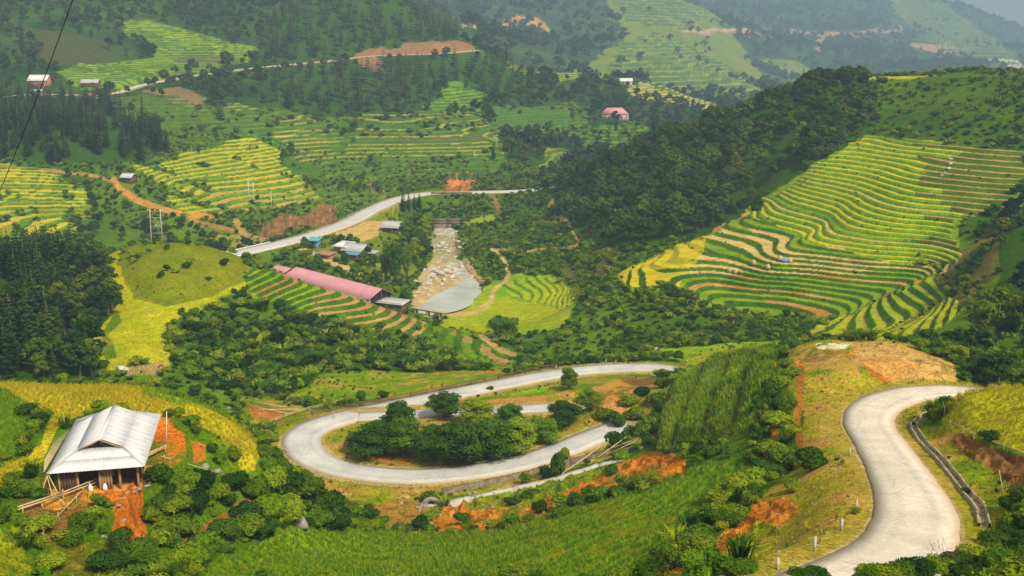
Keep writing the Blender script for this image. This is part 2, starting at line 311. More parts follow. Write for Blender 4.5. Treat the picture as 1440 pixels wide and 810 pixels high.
# ------------------------------------------------------------------ ground cover: class and base colour of every ground vertex
u_, v_, uj_, vj_, X_, Y_ = A['u'], A['v'], A['uj'], A['vj'], A['x'], A['Y']
N = len(u_)
fa = fbm(X_ / 22, Y_ / 22, 51, 4); fb = fbm(X_ / 5.0, Y_ / 5.0, 61, 3); fc = fbm(X_ / 1.3, Y_ / 1.3, 71, 2); fd = fbm(X_ / 70, Y_ / 70, 81, 3)
def mixc(c1, c2, w):
    w = np.clip(w, 0, 1)[:, None]; return np.array(c1)[None] * (1 - w) + np.array(c2)[None] * w
SHRUB, FOREST, CONIF, GRASS, RICE, SOIL, ROAD, WATER, FARW, NONE, THICK = range(11)
SH1, SH2 = (.040, .095, .008), (.13, .20, .012)
G1, G2 = (.13, .19, .012), (.27, .26, .02)
LG1, LG2 = (.09, .19, .010), (.20, .29, .012)
RY1, RY2 = (.30, .30, .010), (.46, .37, .012)
OR1, OR2 = (.38, .105, .012), (.62, .27, .035)
TAN1, TAN2 = (.42, .25, .10), (.58, .42, .22)
BR1, BR2 = (.12, .065, .03), (.24, .13, .06)
ccol = mixc(SH1, SH2, .5 + .8 * fa + .35 * fb)
ccls = np.full(N, SHRUB, np.int16)
dens = np.ones(N)
def paint(poly, yr, c1, c2, cls, freq='b', sharp=0, dn=1.0, bias=.5, jit=True):
    wide = jit and yr[0] >= 360
    m = inpoly(A['ut'] if wide else uj_ if jit else u_, A['vt'] if wide else vj_ if jit else v_, poly) & (Y_ > deepen(yr[0])) & (Y_ < deepen(yr[1]))
    w = {'a': fa, 'b': fb, 'c': fc}[freq][m]
    ccol[m] = mixc(c1, c2, bias + .7 * w + .3 * fc[m]); ccls[m] = cls; dens[m] = dn
    return m
def stroke(pts, yr, wpx, c1, c2, cls=SOIL):
    p = spline(pts, 6)
    bb = np.nonzero((u_ > p[:, 0].min() - 20) & (u_ < p[:, 0].max() + 20) & (v_ > p[:, 1].min() - 20) & (v_ < p[:, 1].max() + 20) & (Y_ > deepen(yr[0])) & (Y_ < deepen(yr[1])))[0]
    if len(bb) == 0: return
    uu = u_[bb] + 1.5 * fb[bb]; vv = v_[bb] + 1.0 * fb[bb]; best = np.full(len(bb), 1e9)
    for a, b in zip(p[:-1], p[1:]):
        d = b - a; w = np.clip(((uu - a[0]) * d[0] + (vv - a[1]) * d[1]) / (d @ d + 1e-9), 0, 1)
        best = np.minimum(best, np.hypot(uu - a[0] - w * d[0], vv - a[1] - w * d[1]))
    m = bb[best < wpx * (1 + .35 * fb[bb])]
    ccol[m] = mixc(c1, c2, .5 + .8 * fb[m]); ccls[m] = cls
# --- far country
far = Y_ > 640
ccol[far] = mixc((.016, .045, .014), (.06, .11, .025), .45 + .7 * fa[far] + .5 * fd[far]); ccls[far] = FOREST
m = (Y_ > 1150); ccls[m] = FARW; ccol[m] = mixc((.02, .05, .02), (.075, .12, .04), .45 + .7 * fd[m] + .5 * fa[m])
FG1, FG2 = (.11, .17, .04), (.22, .24, .06)
paint([(840,-20),(1000,-20),(1010,25),(1060,90),(1085,128),(1040,140),(860,118),(800,98),(880,60)], (1150, 2100), FG1, FG2, GRASS, 'a')
paint([(1240,-10),(1335,5),(1445,95),(1420,104),(1330,70),(1270,30)], (1600, 3200), FG1, (.2,.2,.08), GRASS, 'a')
paint([(1060,80),(1100,80),(1180,118),(1120,118)], (1500, 2200), FG1, FG2, GRASS, 'a')
stroke([(960,46),(1020,44),(1060,50),(1120,46),(1180,50),(1240,46),(1265,42)], (1300, 3000), 3.5, (.42,.24,.16), (.3,.2,.14))
stroke([(1150,72),(1152,62),(1170,52),(1185,50)], (1300, 3000), 3.5, (.42,.22,.14), (.5,.28,.18))
stroke([(1285,62),(1310,68),(1345,72)], (1300, 3000), 4, (.45,.22,.13), (.5,.28,.18)); stroke([(1385,84),(1410,86),(1435,92)], (1300, 3000), 4, (.6,.5,.4), (.5,.4,.3))
stroke([(650,45),(668,38),(680,34)], (1000, 2600), 3, TAN1, TAN2); stroke([(710,30),(730,28),(760,32),(770,40)], (1000, 2600), 3, TAN1, OR2)
stroke([(960,45),(985,43),(1050,44)], (1200, 2400), 2, TAN1, TAN2)
# --- north-west slopes
paint([(-60,140),(150,140),(235,175),(245,215),(180,228),(60,232),(-60,215)], (430, 760), SH1, (.035,.07,.014), CONIF, 'a')
paint([(250,150),(330,150),(480,165),(560,160),(650,150),(700,175),(712,230),(700,262),(470,262),(380,240),(300,180)], (500, 850), (.05,.12,.015), (.12,.19,.02), GRASS, 'a')
paint([(155,140),(200,132),(235,145),(320,180),(310,205),(240,205),(200,180)], (560, 760), (.07,.12,.015), (.12,.16,.02), GRASS, 'a')
paint([(200,125),(260,122),(290,138),(280,152),(240,145)], (600, 800), (.2,.14,.07), (.26,.17,.1), SHRUB, 'a', dn=.2)
paint([(290,175),(380,185),(400,240),(300,215)], (480, 760), (.04,.1,.01), (.1,.19,.012), GRASS, 'a')
paint([(60,240),(120,250),(150,300),(200,330),(300,320),(360,345),(380,360),(100,350)], (360, 560), SH1, SH2, FOREST, 'a', dn=.8)
paint([(440,262),(560,262),(640,285),(560,290),(500,300),(470,300)], (450, 700), (.06,.12,.012), (.12,.17,.02), GRASS, 'b')
paint([(560,262),(720,245),(770,262),(740,268),(580,270)], (560, 760), SH1, (.06,.1,.015), SHRUB, 'b')
paint([(560,0),(640,0),(650,60),(600,72),(380,85),(360,60),(400,0)], (850, 1300), SH1, (.04,.075,.016), CONIF, 'a')
paint([(480,100),(650,82),(720,95),(760,130),(700,145),(610,140),(560,160),(440,165),(370,150),(380,105)], (640, 1000), SH1, (.04,.08,.016), CONIF, 'a')
paint([(30,40),(150,50),(160,85),(90,95),(60,80)], (740, 1000), (.09,.07,.03), (.05,.08,.02), SHRUB, 'a', dn=.4)
paint([(160,30),(210,28),(320,55),(375,68),(340,85),(290,100),(180,118),(120,124),(70,105),(120,92),(215,80),(200,60)], (720, 1100), (.12,.22,.015), (.22,.28,.02), RICE, 'a')
paint([(245,76),(330,76),(335,92),(290,92),(250,86)], (720, 1100), (.13,.11,.05), (.18,.14,.06), RICE, 'a')
paint([(600,150),(640,115),(695,140),(640,165)], (700, 900), (.10,.2,.02), (.16,.26,.02), RICE, 'a')
paint([(715,76),(790,92),(880,92),(965,108),(900,114),(800,112),(715,100)], (900, 1200), (.3,.28,.03), (.16,.22,.03), RICE, 'a')
paint([(888,122),(935,122),(1015,150),(1010,160),(940,148),(885,137)], (900, 1200), (.5,.36,.14), (.36,.32,.08), RICE, 'a')
paint([(818,178),(910,172),(915,200),(860,215),(805,200)], (640, 900), (.06,.15,.03), (.12,.2,.03), GRASS, 'a')
paint([(690,150),(830,150),(830,190),(690,180)], (640, 900), (.05,.13,.03), (.10,.18,.03), GRASS, 'a')
paint([(765,200),(800,215),(795,245),(765,238)], (600, 800), (.16,.25,.02), (.4,.3,.1), RICE, 'a')
# --- west terraces
paint([(-60,228),(60,238),(118,262),(132,300),(100,330),(-60,336)], (360, 580), (.22,.27,.01), (.42,.36,.012), RICE, 'a')
paint([(345,192),(300,206),(262,214),(240,228),(192,236),(200,250),(238,262),(230,282),(262,302),(310,302),(380,288),(452,278),(420,250),(392,232),(402,215),(372,203)], (420, 700), (.2,.30,.012), (.42,.38,.014), RICE, 'a', bias=.7)
paint([(300,280),(370,262),(440,262),(450,280),(300,303)], (420, 700), (.33,.24,.08), (.24,.26,.03), RICE, 'b')
paint([(380,190),(430,182),(475,200),(470,215),(420,212)], (480, 800), (.46,.36,.09), (.34,.32,.04), RICE, 'a')
paint([(620,190),(700,185),(712,215),(600,218),(520,205)], (560, 800), (.12,.08,.045), (.08,.10,.03), RICE, 'a')
paint([(362,318),(380,308),(400,300),(435,296),(455,285),(470,292),(475,312),(430,322),(380,338),(365,330)], (380, 560), (.16,.085,.045), (.33,.17,.08), SOIL, 'c')
paint([(514,270),(500,245),(530,255),(548,280)], (440, 680), (.3,.18,.1), (.12,.1,.04), SOIL, 'b')
paint([(626,268),(632,252),(650,241),(665,245),(670,268)], (540, 700), (.42,.15,.06), (.34,.12,.05), SOIL, 'b')
paint([(500,78),(520,70),(640,60),(668,70),(640,76),(560,78),(505,84)], (820, 1060), (.32,.16,.09), (.24,.13,.07), SOIL, 'b')
paint([(505,84),(535,80),(540,98),(520,105)], (800, 1060), (.3,.15,.08), (.24,.13,.07), SOIL, 'b')
stroke([(160,255),(172,268),(195,283),(230,297),(262,303),(298,305)], (380, 560), 4, OR2, (.45,.22,.08)); stroke([(262,303),(280,314),(330,325)], (380, 560), 3, TAN1, BR2)
stroke([(0,236),(60,240),(130,248),(160,258)], (400, 640), 2.2, (.35,.2,.1), TAN1)
stroke([(332,312),(345,330),(372,340)], (380, 500), 5, (.4,.24,.12), TAN1)
paint([(290,332),(345,330),(370,345),(320,352)], (360, 460), (.25,.27,.02), (.3,.26,.05), GRASS, 'a')
# --- valley floor
paint([(440,362),(475,318),(505,306),(560,300),(560,350),(590,380),(560,400),(420,385),(400,365)], (370, 520), (.09,.17,.015), (.24,.24,.03), GRASS, 'b')
paint([(470,330),(505,313),(540,312),(540,325),(510,345),(490,335)], (380, 520), (.5,.31,.14), (.56,.40,.2), SOIL, 'b')
paint([(380,372),(430,358),(560,395),(570,410),(480,400)], (340, 430), SH1, SH2, SHRUB, 'b')
stroke([(415,345),(425,352),(450,362),(480,374),(525,388),(542,394)], (360, 460), 3.2, TAN2, (.4,.36,.25), ROAD)
paint([(578,412),(596,386),(605,362),(610,335),(612,318),(642,316),(646,352),(676,388),(682,405),(665,430),(640,442),(600,445),(575,425)], (330, 540), (.42,.27,.14), (.5,.40,.28), SOIL, 'b')
paint(RIVER, (395, 520), (.42,.40,.33), (.30,.24,.15), SOIL, 'c')
paint([(640,360),(690,330),(700,300),(780,285),(800,300),(790,350),(812,350),(860,330),(870,400),(830,440),(800,400),(700,380)], (330, 560), (.03,.085,.012), (.09,.16,.015), SHRUB, 'a')
paint([(800,322),(890,345),(870,352),(810,345)], (330, 520), (.07,.15,.015), (.1,.2,.02), GRASS, 'a')
paint([(845,340),(872,350),(870,390),(800,400),(790,385)], (320, 460), (.16,.13,.05), (.1,.12,.03), SHRUB, 'a', dn=.5)
paint([(648,435),(668,420),(700,395),(735,386),(780,392),(808,410),(806,445),(785,470),(770,485),(740,485),(690,478),(620,462),(622,450)], (285, 400), (.18,.30,.012), (.42,.42,.015), RICE, 'a')
paint([(690,395),(740,388),(800,400),(806,440),(780,430),(740,425),(700,415)], (300, 400), (.14,.28,.01), (.24,.35,.012), RICE, 'b')
paint([(692,458),(700,450),(720,455),(725,466),(700,470)], (285, 360), SH1, SH2, THICK, 'b', dn=2)
stroke([(692,350),(705,362),(714,380),(712,395),(694,410),(690,425),(670,437),(640,441),(605,440)], (320, 470), 3, (.5,.33,.16), TAN2)
stroke([(697,350),(740,352),(800,350),(812,345),(806,325),(795,310),(776,305)], (330, 560), 2.6, (.46,.3,.14), TAN1); stroke([(772,290),(778,282)], (350, 640), 3, TAN1, TAN2)
stroke([(690,272),(700,290),(702,300)], (440, 640), 4, (.3,.18,.12), BR2)
paint([(660,308),(696,305),(696,312),(665,316)], (400, 560), (.2,.3,.01), (.3,.36,.01), GRASS, 'b')
# --- eastern hill
paint([(760,250),(850,190),(950,160),(1030,140),(1130,100),(1200,105),(1230,140),(1235,180),(1215,195),(1150,232),(1075,275),(1045,305),(1000,330),(900,345),(830,345),(790,300)], (330, 680), SH1, (.04,.08,.014), FOREST, 'a', dn=1.3)
paint([(1160,104),(1180,107),(1320,108),(1300,113),(1200,113)], (440, 540), (.3,.33,.02), (.4,.38,.02), GRASS, 'a', jit=False)
paint([(1290,112),(1445,104),(1445,214),(1330,202),(1222,190),(1230,140)], (330, 620), (.035,.085,.010), (.085,.14,.012), SHRUB, 'a')
for nm in ('hillA', 'hillB', 'fold'):   # first the slope, its terraces below
    P_ = [q for q in TERR if q[0] == nm][0]
    paint(P_[1], P_[2], {'hillA': (.17,.27,.01), 'hillB': (.12,.2,.02), 'fold': (.12,.25,.01)}[nm], {'hillA': (.27,.33,.012), 'hillB': (.2,.25,.03), 'fold': (.22,.31,.012)}[nm], RICE, 'a')
paint([(1335,222),(1445,238),(1445,262),(1400,282),(1330,280),(1325,250)], (300, 450), (.2,.15,.06), (.3,.2,.09), RICE, 'b')
paint([(868,392),(880,380),(930,362),(985,352),(990,372),(960,385),(920,400),(880,402)], (280, 380), (.46,.38,.012), (.6,.46,.02), RICE, 'b')
paint([(975,352),(1010,345),(1030,372),(1000,392),(960,396),(925,404),(965,385)], (270, 380), (.52,.40,.17), (.4,.34,.1), RICE, 'b')
stroke([(1005,322),(1040,308),(1058,300)], (300, 420), 3.5, (.36,.18,.08), TAN1)
stroke([(1045,312),(1075,325),(1105,345),(1150,362),(1185,368)], (270, 420), 3.5, TAN1, TAN2)
stroke([(1150,384),(1200,388),(1260,392),(1300,392)], (250, 400), 3, OR2, TAN1)
stroke([(1100,392),(1140,398),(1165,402)], (250, 400), 4, TAN1, TAN2)
stroke([(1020,420),(1060,428),(1120,432),(1180,440)], (250, 400), 3, OR1, OR2)
paint([(1310,395),(1350,350),(1395,325),(1420,340),(1400,380),(1350,432),(1325,410)], (190, 300), (.20,.13,.045), (.10,.12,.025), SHRUB, 'b', dn=.8)
paint([(1405,330),(1445,310),(1445,430),(1385,432),(1405,380)], (170, 300), SH1, (.05,.09,.012), FOREST, 'a')
paint([(870,460),(905,470),(945,430),(950,470),(900,500),(840,500)], (230, 300), (.10,.17,.014), (.16,.22,.02), GRASS, 'a')
paint([(905,492),(925,484),(1020,480),(1110,478),(1130,470),(1190,470),(1120,480),(1100,495),(1010,515),(960,512)], (190, 270), (.2,.32,.012), (.36,.38,.015), GRASS, 'a')
paint([(800,470),(860,430),(930,400),(1010,436),(1180,448),(1130,470),(1000,485),(900,492),(850,505),(740,505)], (225, 320), SH1, SH2, SHRUB, 'a', dn=1.2)
# --- middle knoll
paint([(168,345),(215,336),(300,345),(345,365),(354,394),(300,420),(240,435),(190,424),(175,400)], (235, 310), (.13,.18,.012), (.22,.22,.02), GRASS, 'a', dn=.4)
m1 = paint([(152,365),(160,348),(190,338),(178,346),(168,360),(172,385),(190,420),(235,433),(300,417),(345,393),(354,380),(366,388),(314,421),(256,450),(236,464),(240,490),(244,515),(200,508),(180,515),(150,520),(130,490),(132,470),(160,440),(168,420),(158,390)], (190, 312), (.29,.33,.008), (.45,.41,.012), RICE, 'b', dn=.6)
paint([(160,442),(170,440),(172,452),(152,470),(162,500),(148,505),(140,488),(146,468)], (195, 260), (.1,.17,.012), (.16,.2,.02), GRASS, 'b')
paint([(350,374),(362,376),(400,386),(480,408),(560,436),(600,455),(590,482),(540,470),(470,455),(420,440),(372,428),(346,410)], (235, 310), (.13,.24,.012), (.2,.3,.015), RICE, 'b')
paint([(440,405),(500,415),(560,438),(600,462),(590,482),(520,462),(440,445),(400,430)], (235, 310), (.40,.22,.09), (.30,.24,.05), RICE, 'b', bias=.4)
paint([(330,415),(430,440),(540,470),(590,482),(640,505),(640,525),(520,540),(440,552),(330,560),(240,520),(240,470),(260,445)], (190, 262), SH1, SH2, THICK, 'b', dn=1.5)
paint([(590,455),(645,462),(738,512),(700,522),(640,505),(585,480)], (220, 305), (.12,.21,.012), (.17,.26,.02), GRASS, 'b')
stroke([(640,470),(670,485),(700,505),(712,512)], (220, 305), 4.5, (.42,.22,.1), (.33,.2,.1))
stroke([(675,472),(700,488),(725,500)], (220, 310), 4, (.45,.28,.15), (.33,.2,.1))
paint([(450,528),(520,520),(600,524),(700,520),(745,512),(700,535),(640,546),(560,560),(440,568),(400,562)], (185, 262), (.14,.22,.010), (.26,.29,.015), GRASS, 'b', dn=1.4)
paint([(200,515),(230,505),(240,520),(225,530),(160,528),(160,515)], (185, 240), (.3,.25,.12), (.36,.24,.1), GRASS, 'b')
# --- west forest
paint([(-60,335),(100,340),(165,400),(158,440),(130,480),(140,535),(-60,540)], (160, 340), SH1, (.03,.055,.012), CONIF, 'a', dn=1.6)
# --- hairpin
paint([(480,600),(560,575),(640,560),(760,530),(850,520),(925,522),(930,545),(900,580),(840,610),(700,645),(560,660),(480,655),(440,635),(445,612)], (140, 225), (.20,.22,.02), (.34,.25,.035), GRASS, 'b', dn=.5)
paint([(620,560),(700,545),(770,540),(765,552),(700,556),(640,566)], (175, 215), (.17,.33,.012), (.22,.36,.015), GRASS, 'b')
paint([(640,570),(700,562),(770,556),(770,566),(660,572)], (170, 215), (.45,.22,.07), (.36,.2,.06), SOIL, 'b')
paint([(500,640),(520,632),(560,640),(585,650),(560,657),(510,655)], (150, 180), OR1, OR2, SOIL, 'b')
paint([(830,545),(880,532),(910,540),(890,560),(870,580),(835,585)], (160, 215), (.46,.25,.1), OR2, SOIL, 'b')
paint([(870,530),(925,530),(900,548)], (180, 215), (.2,.10,.05), BR2, SOIL, 'b')
paint([(335,560),(400,565),(470,585),(400,612),(370,600),(340,590)], (160, 215), (.3,.25,.04), (.42,.24,.06), GRASS, 'b', dn=.4)
paint([(345,570),(395,572),(395,600),(362,595),(350,582)], (165, 205), (.42,.15,.03), (.48,.22,.07), SOIL, 'b')
paint([(400,650),(440,660),(560,682),(700,672),(830,630),(900,612),(900,630),(700,690),(600,700),(560,712),(480,712),(430,690)], (125, 175), (.26,.28,.02), (.36,.26,.04), GRASS, 'b', dn=.3)
paint([(575,760),(640,700),(700,700),(780,660),(840,655),(900,632),(965,640),(965,670),(880,680),(800,705),(760,725),(700,742),(620,748),(560,740)], (100, 150), (.44,.12,.010), (.64,.27,.03), SOIL, 'b', dn=.2)
paint([(640,700),(760,680),(850,650),(860,662),(800,690),(740,712),(680,716)], (100, 160), (.16,.21,.015), (.25,.27,.02), GRASS, 'b', dn=.6)
stroke([(530,735),(548,718),(570,702)], (110, 155), 6, TAN1, TAN2)
stroke([(600,712),(700,690),(800,655),(850,640)], (120, 160), 3, TAN1, (.5,.4,.28))
paint([(520,712),(570,700),(620,712),(600,740),(545,742)], (110, 150), (.4,.17,.05), (.3,.22,.03), SOIL, 'b')
# --- foreground slopes
paint([(420,745),(600,750),(700,745),(800,715),(900,690),(975,655),(1040,640),(1050,665),(1010,710),(950,770),(900,815),(280,830),(300,790),(380,760)], (60, 135), (.12,.25,.008), (.24,.34,.010), RICE, 'a', dn=1.3)
paint([(925,560),(1000,505),(1090,488),(1100,520),(1060,600),(1000,620),(960,625),(925,635)], (110, 215), (.09,.2,.010), (.17,.28,.012), RICE, 'b')
paint([(1100,482),(1130,478),(1270,480),(1340,525),(1340,545),(1190,560),(1180,610),(1190,650),(1235,700),(1190,790),(1100,830),(900,830),(980,780),(1050,720),(1110,660),(1130,600),(1110,540)], (40, 165), (.25,.27,.015), (.42,.28,.04), GRASS, 'b', dn=.3)
stroke([(930,806),(985,790),(1030,750),(1075,715),(1100,705)], (50, 110), 9, OR1, OR2); paint([(1060,705),(1110,700),(1125,715),(1090,740),(1060,730)], (60, 105), OR1, OR2, SOIL, 'b')
stroke([(1150,575),(1170,600),(1185,640)], (90, 140), 4, (.4,.22,.06), TAN1)
stroke([(1200,500),(1240,520),(1290,528)], (120, 165), 5, OR1, OR2)
stroke([(1125,500),(1125,560),(1120,600),(1128,640)], (90, 150), 5, OR1, OR2)
stroke([(1060,660),(1080,630),(1090,610),(1085,590)], (90, 140), 5, OR1, OR2)
paint([(1195,482),(1260,484),(1335,510),(1345,530),(1290,535),(1240,520),(1200,510)], (130, 160), (.46,.22,.06), (.60,.42,.18), SOIL, 'b')
paint([(1120,485),(1150,490),(1200,505),(1210,525),(1160,520),(1120,505)], (120, 160), (.42,.27,.05), (.5,.3,.1), SOIL, 'b')
paint([(1147,484),(1165,481),(1197,483),(1190,490),(1150,492)], (130, 162), (.66,.62,.58), (.7,.66,.62), SOIL, 'c', jit=False)
paint([(1260,600),(1300,575),(1345,580),(1345,600),(1440,650),(1445,700),(1400,750),(1345,760),(1340,700),(1290,640)], (60, 125), (.19,.23,.015), (.3,.26,.03), GRASS, 'b', dn=.4)
paint([(1325,572),(1345,556),(1380,545),(1450,541),(1450,640),(1400,622),(1345,598)], (78, 125), (.30,.33,.012), (.42,.38,.015), RICE, 'b', jit=False)
paint([(1345,602),(1400,628),(1450,642),(1450,690),(1420,680),(1380,650),(1335,620)], (70, 112), (.17,.09,.04), (.35,.15,.04), SOIL, 'b', dn=.3)
paint([(1270,780),(1345,760),(1450,700),(1450,830),(1200,830)], (35, 72), SH1, SH2, SHRUB, 'b', dn=2)
# --- homestead spur
paint([(-60,534),(80,537),(200,545),(310,562),(345,590),(362,630),(362,662),(340,668),(330,640),(300,610),(255,590),(150,575),(90,590),(60,650),(0,690),(-60,700)], (80, 145), (.36,.33,.012), (.55,.42,.02), RICE, 'b', dn=1)
paint([(200,545),(310,562),(345,588),(360,625),(345,610),(300,580),(200,556)], (90, 145), (.2,.33,.012), (.30,.36,.012), RICE, 'b', dn=1)
paint([(300,610),(318,628),(330,665),(322,660),(308,630),(285,610)], (80, 125), (.12,.2,.012), (.18,.22,.02), GRASS, 'b')
paint([(-60,545),(0,545),(50,570),(70,590),(60,625),(0,660),(-60,670)], (80, 130), (.09,.18,.010), (.15,.24,.012), RICE, 'b', dn=1)
paint([(40,582),(68,585),(70,600),(45,640),(0,658),(0,645),(40,610)], (80, 125), SH1, SH2, SHRUB, 'b')
paint([(205,586),(235,588),(258,612),(262,640),(245,670),(220,690),(205,640)], (80, 120), (.56,.15,.012), (.66,.21,.02), SOIL, 'b')
paint([(60,668),(200,640),(215,650),(200,690),(120,715),(20,745),(60,700)], (75, 110), (.56,.20,.03), (.70,.34,.07), SOIL, 'b')
paint([(130,700),(200,680),(240,670),(205,700),(200,730),(210,765),(150,770),(160,730)], (70, 110), (.44,.12,.012), (.56,.18,.02), SOIL, 'b')
paint([(30,700),(80,715),(140,710),(110,740),(60,765),(40,750)], (70, 100), (.14,.1,.03), (.25,.12,.04), SOIL, 'b')
paint([(268,625),(288,628),(288,650),(272,655)], (90, 120), (.46,.13,.02), OR2, SOIL, 'b')
stroke([(260,770),(300,740),(340,715),(370,690)], (85, 125), 8, (.34,.12,.03), BR2)
paint([(-60,740),(0,740),(30,770),(50,815),(50,830),(-60,830)], (60, 92), (.2,.25,.012), (.3,.3,.014), RICE, 'b', dn=1)
paint([(70,760),(180,760),(180,815),(60,815)], (60, 95), (.13,.11,.03), (.1,.14,.02), GRASS, 'b', dn=.5)
# earth shows through thin grass, grass creeps over bare earth
gm = (ccls == GRASS) & (Y_ < 240); k1 = sstep(.20, .42, fb + .5 * fc - .2 * fa); ccol[gm] = ccol[gm] * (1 - .8 * k1[gm, None]) + mixc((.40, .16, .03), (.50, .30, .10), .5 + fc)[gm] * .8 * k1[gm, None]
k2 = sstep(.15, .45, -fb + .5 * fc + .3 * fa); ccol[gm] = ccol[gm] * (1 - .75 * k2[gm, None]) + mixc((.07, .15, .010), (.14, .22, .012), .5 + fc)[gm] * .75 * k2[gm, None]
sm = (ccls == SOIL) & (Y_ < 240); k3 = sstep(.2, .5, fb * .8 + .7 * fc); ccol[sm] = ccol[sm] * (1 - .6 * k3[sm, None]) + np.array([[.16, .06, .015]]) * .6 * k3[sm, None]
k4 = sstep(.34, .6, fa + .4 * fb + .5 * fc); ccol[sm] = ccol[sm] * (1 - .8 * k4[sm, None]) + np.array([[.12, .17, .015]]) * .8 * k4[sm, None]
crop = (ccls == RICE) & (Y_ < 215) & ~inpoly(u_, v_, RIDGE) & (ccol[:, 0] < .3) & (u_ > 270); row = zf / .85 + .25 * fb; row = row - np.floor(row)
q_ = crop & (row < .3); ccol[q_] = mixc((.06, .14, .008), (.12, .20, .010), .5 + .7 * fb)[q_]; dens[q_] = .2
q_ = crop & (fb + fc * .6 > .42); ccol[q_] = mixc((.10, .15, .012), (.20, .20, .02), .5 + fc)[q_]; dens[q_] = .1
# --- terrace banks, ripening edges and harvested strips
tid, ph, ri, stp = A['tid'], A['phase'], A['rise'], A['step']
tm = tid >= 0
hsh = _h(ri, tid * 7 + 3, 91); hs2 = _h(ri + 0 * X_, np.floor(X_ / 28 + hsh * 5), 97)
bank = tm & (ph < stp * .92)
bcol = mixc((.035,.09,.010), (.10,.17,.014), .5 + .6 * fb + .3 * fc)
soilb = tm & (ccls == RICE)
ccol[bank] = bcol[bank]
lip = tm & (ph >= stp * .92) & (ph < stp * .92 + .22)
tt = tm & ~bank
w = (.5 + .6 * (hs2 - .5) + .3 * fa)[:, None]
ccol[tt] = (ccol * (0.75 + .5 * w))[tt]
def styl(k, fn):
    ii = [i for i, q in enumerate(TERR) if q[0] == k][0]; m = tid == ii; fn(m)
def yel(m):
    q = m & ~bank & (hs2 > .25); ccol[q] = mixc((.48,.40,.012), (.6,.46,.03), .5 + .8 * fb)[q]
    q = m & bank; ccol[q] = mixc((.09,.19,.008), (.19,.29,.010), .5 + .8 * fb)[q]; q = m & (ph < .12); ccol[q] = mixc((.05,.11,.008), (.09,.17,.010), .5 + .6 * fb)[q]
def hill_a(m):
    q = m & (ph > .58) & (hsh > .12); ccol[q] = mixc((.46,.42,.012), (.60,.46,.03), .5 + .8 * fb)[q]
    q = m & (ph > .58) & (hsh > .9); ccol[q] = mixc((.55,.36,.13), (.62,.45,.2), .5 + .8 * fb)[q]
    q = m & (ph <= .58); ccol[q] = mixc((.13,.25,.008), (.24,.34,.010), .5 + .6 * fb + .4 * fa)[q]; q = m & (ph <= .2); ccol[q] = mixc((.07,.15,.008), (.12,.21,.010), .5 + .6 * fb)[q]
    q = m & (u_ > 1318 + 90 * (hsh - .5) + 14 * fa); ccol[q & (ph > .6)] = mixc((.34,.2,.09), (.45,.3,.15), .5 + .8 * fb)[q & (ph > .6)]; ccol[q & (ph <= .6)] = mixc((.05,.1,.01), (.1,.15,.02), .5 + .8 * fb)[q & (ph <= .6)]
def hill_b(m):
    q = m & ~bank & (hs2 > .5) & (v_ > 300) & (v_ <= 388); ccol[q] = mixc((.50,.34,.14), (.62,.46,.24), .5 + .8 * fb)[q]
    q = m & ~bank & (v_ > 388) & (hsh > .45); ccol[q] = mixc((.44,.15,.03), (.50,.32,.12), .5 + .9 * fb)[q]
    q = m & ~bank & ((v_ > 388) & (hsh <= .45) | (hs2 <= .5)); ccol[q] = mixc((.14,.24,.012), (.26,.32,.015), .5 + .9 * fb)[q]
    q = m & (u_ + 12 * fa < 975 - (v_ - 375) * .6) & (v_ < 404); ccol[q] = mixc((.46,.38,.010), (.62,.48,.014), .5 + .9 * fb)[q]; q = q & bank; ccol[q] = mixc((.3,.27,.010), (.4,.34,.012), .5 + .9 * fb)[q]
    q = m & bank & (v_ > 380); ccol[q] = mixc((.03,.08,.01), (.07,.14,.012), .5 + .9 * fb)[q]
def fold(m):
    q = m & ~bank; ccol[q] = mixc((.24,.33,.012), (.38,.38,.02), .5 + .8 * fb)[q]
    q = m & (ph > .9); ccol[q] = mixc((.36,.2,.06), (.4,.3,.05), .5 + .8 * fb)[q]
def knoll(m):
    q = m & ~bank; ccol[q] = mixc((.17,.29,.012), (.3,.33,.02), .5 + .8 * fb)[q]
    q = m & ~bank & (u_ > 440 - 30 * fa); ccol[q] = mixc((.42,.22,.08), (.50,.33,.15), .5 + .8 * fb)[q]
    q = m & ~bank & (u_ < 440) & (hs2 > .8); ccol[q] = mixc((.36,.17,.05), (.4,.25,.1), .5 + .8 * fb)[q]
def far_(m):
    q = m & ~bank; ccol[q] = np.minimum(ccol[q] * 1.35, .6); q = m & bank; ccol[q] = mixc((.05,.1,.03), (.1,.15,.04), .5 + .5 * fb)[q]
def gold(m):
    q = m & ~bank; ccol[q] = mixc((.5,.38,.14), (.55,.42,.2), .5 + .8 * fb)[q]
def vf(m):
    q = m & ~bank; ccol[q] = mixc((.26,.36,.012), (.42,.42,.014), .5 + .9 * fa)[q]; q = m & bank; ccol[q] = mixc((.10,.2,.01), (.16,.28,.012), .5 + .9 * fa)[q]
rdg = inpoly(u_, v_, RIDGE) & (Y_ > 105) & (Y_ < 215); ccls[rdg] = RICE; ccol[rdg] = mixc((.10,.22,.008), (.20,.31,.010), .5 + .7 * fb)[rdg]
rw = np.abs(np.sin(math.pi * (X_ - .27 * (Y_ - 140) + .4 * A['n2']) / 4.6 + .6)); q = rdg & (rw < .13 + .1 * fb); ccol[q] = mixc((.4,.14,.02), (.5,.26,.05), .5 + fc)[q]; dens[rdg] = 1.6; dens[rdg & (rw < .25)] = .15
styl('westA', yel); styl('westB', yel); styl('hillA', hill_a); styl('hillB', hill_b); styl('fold', fold); styl('knoll', knoll); styl('vfield', vf)
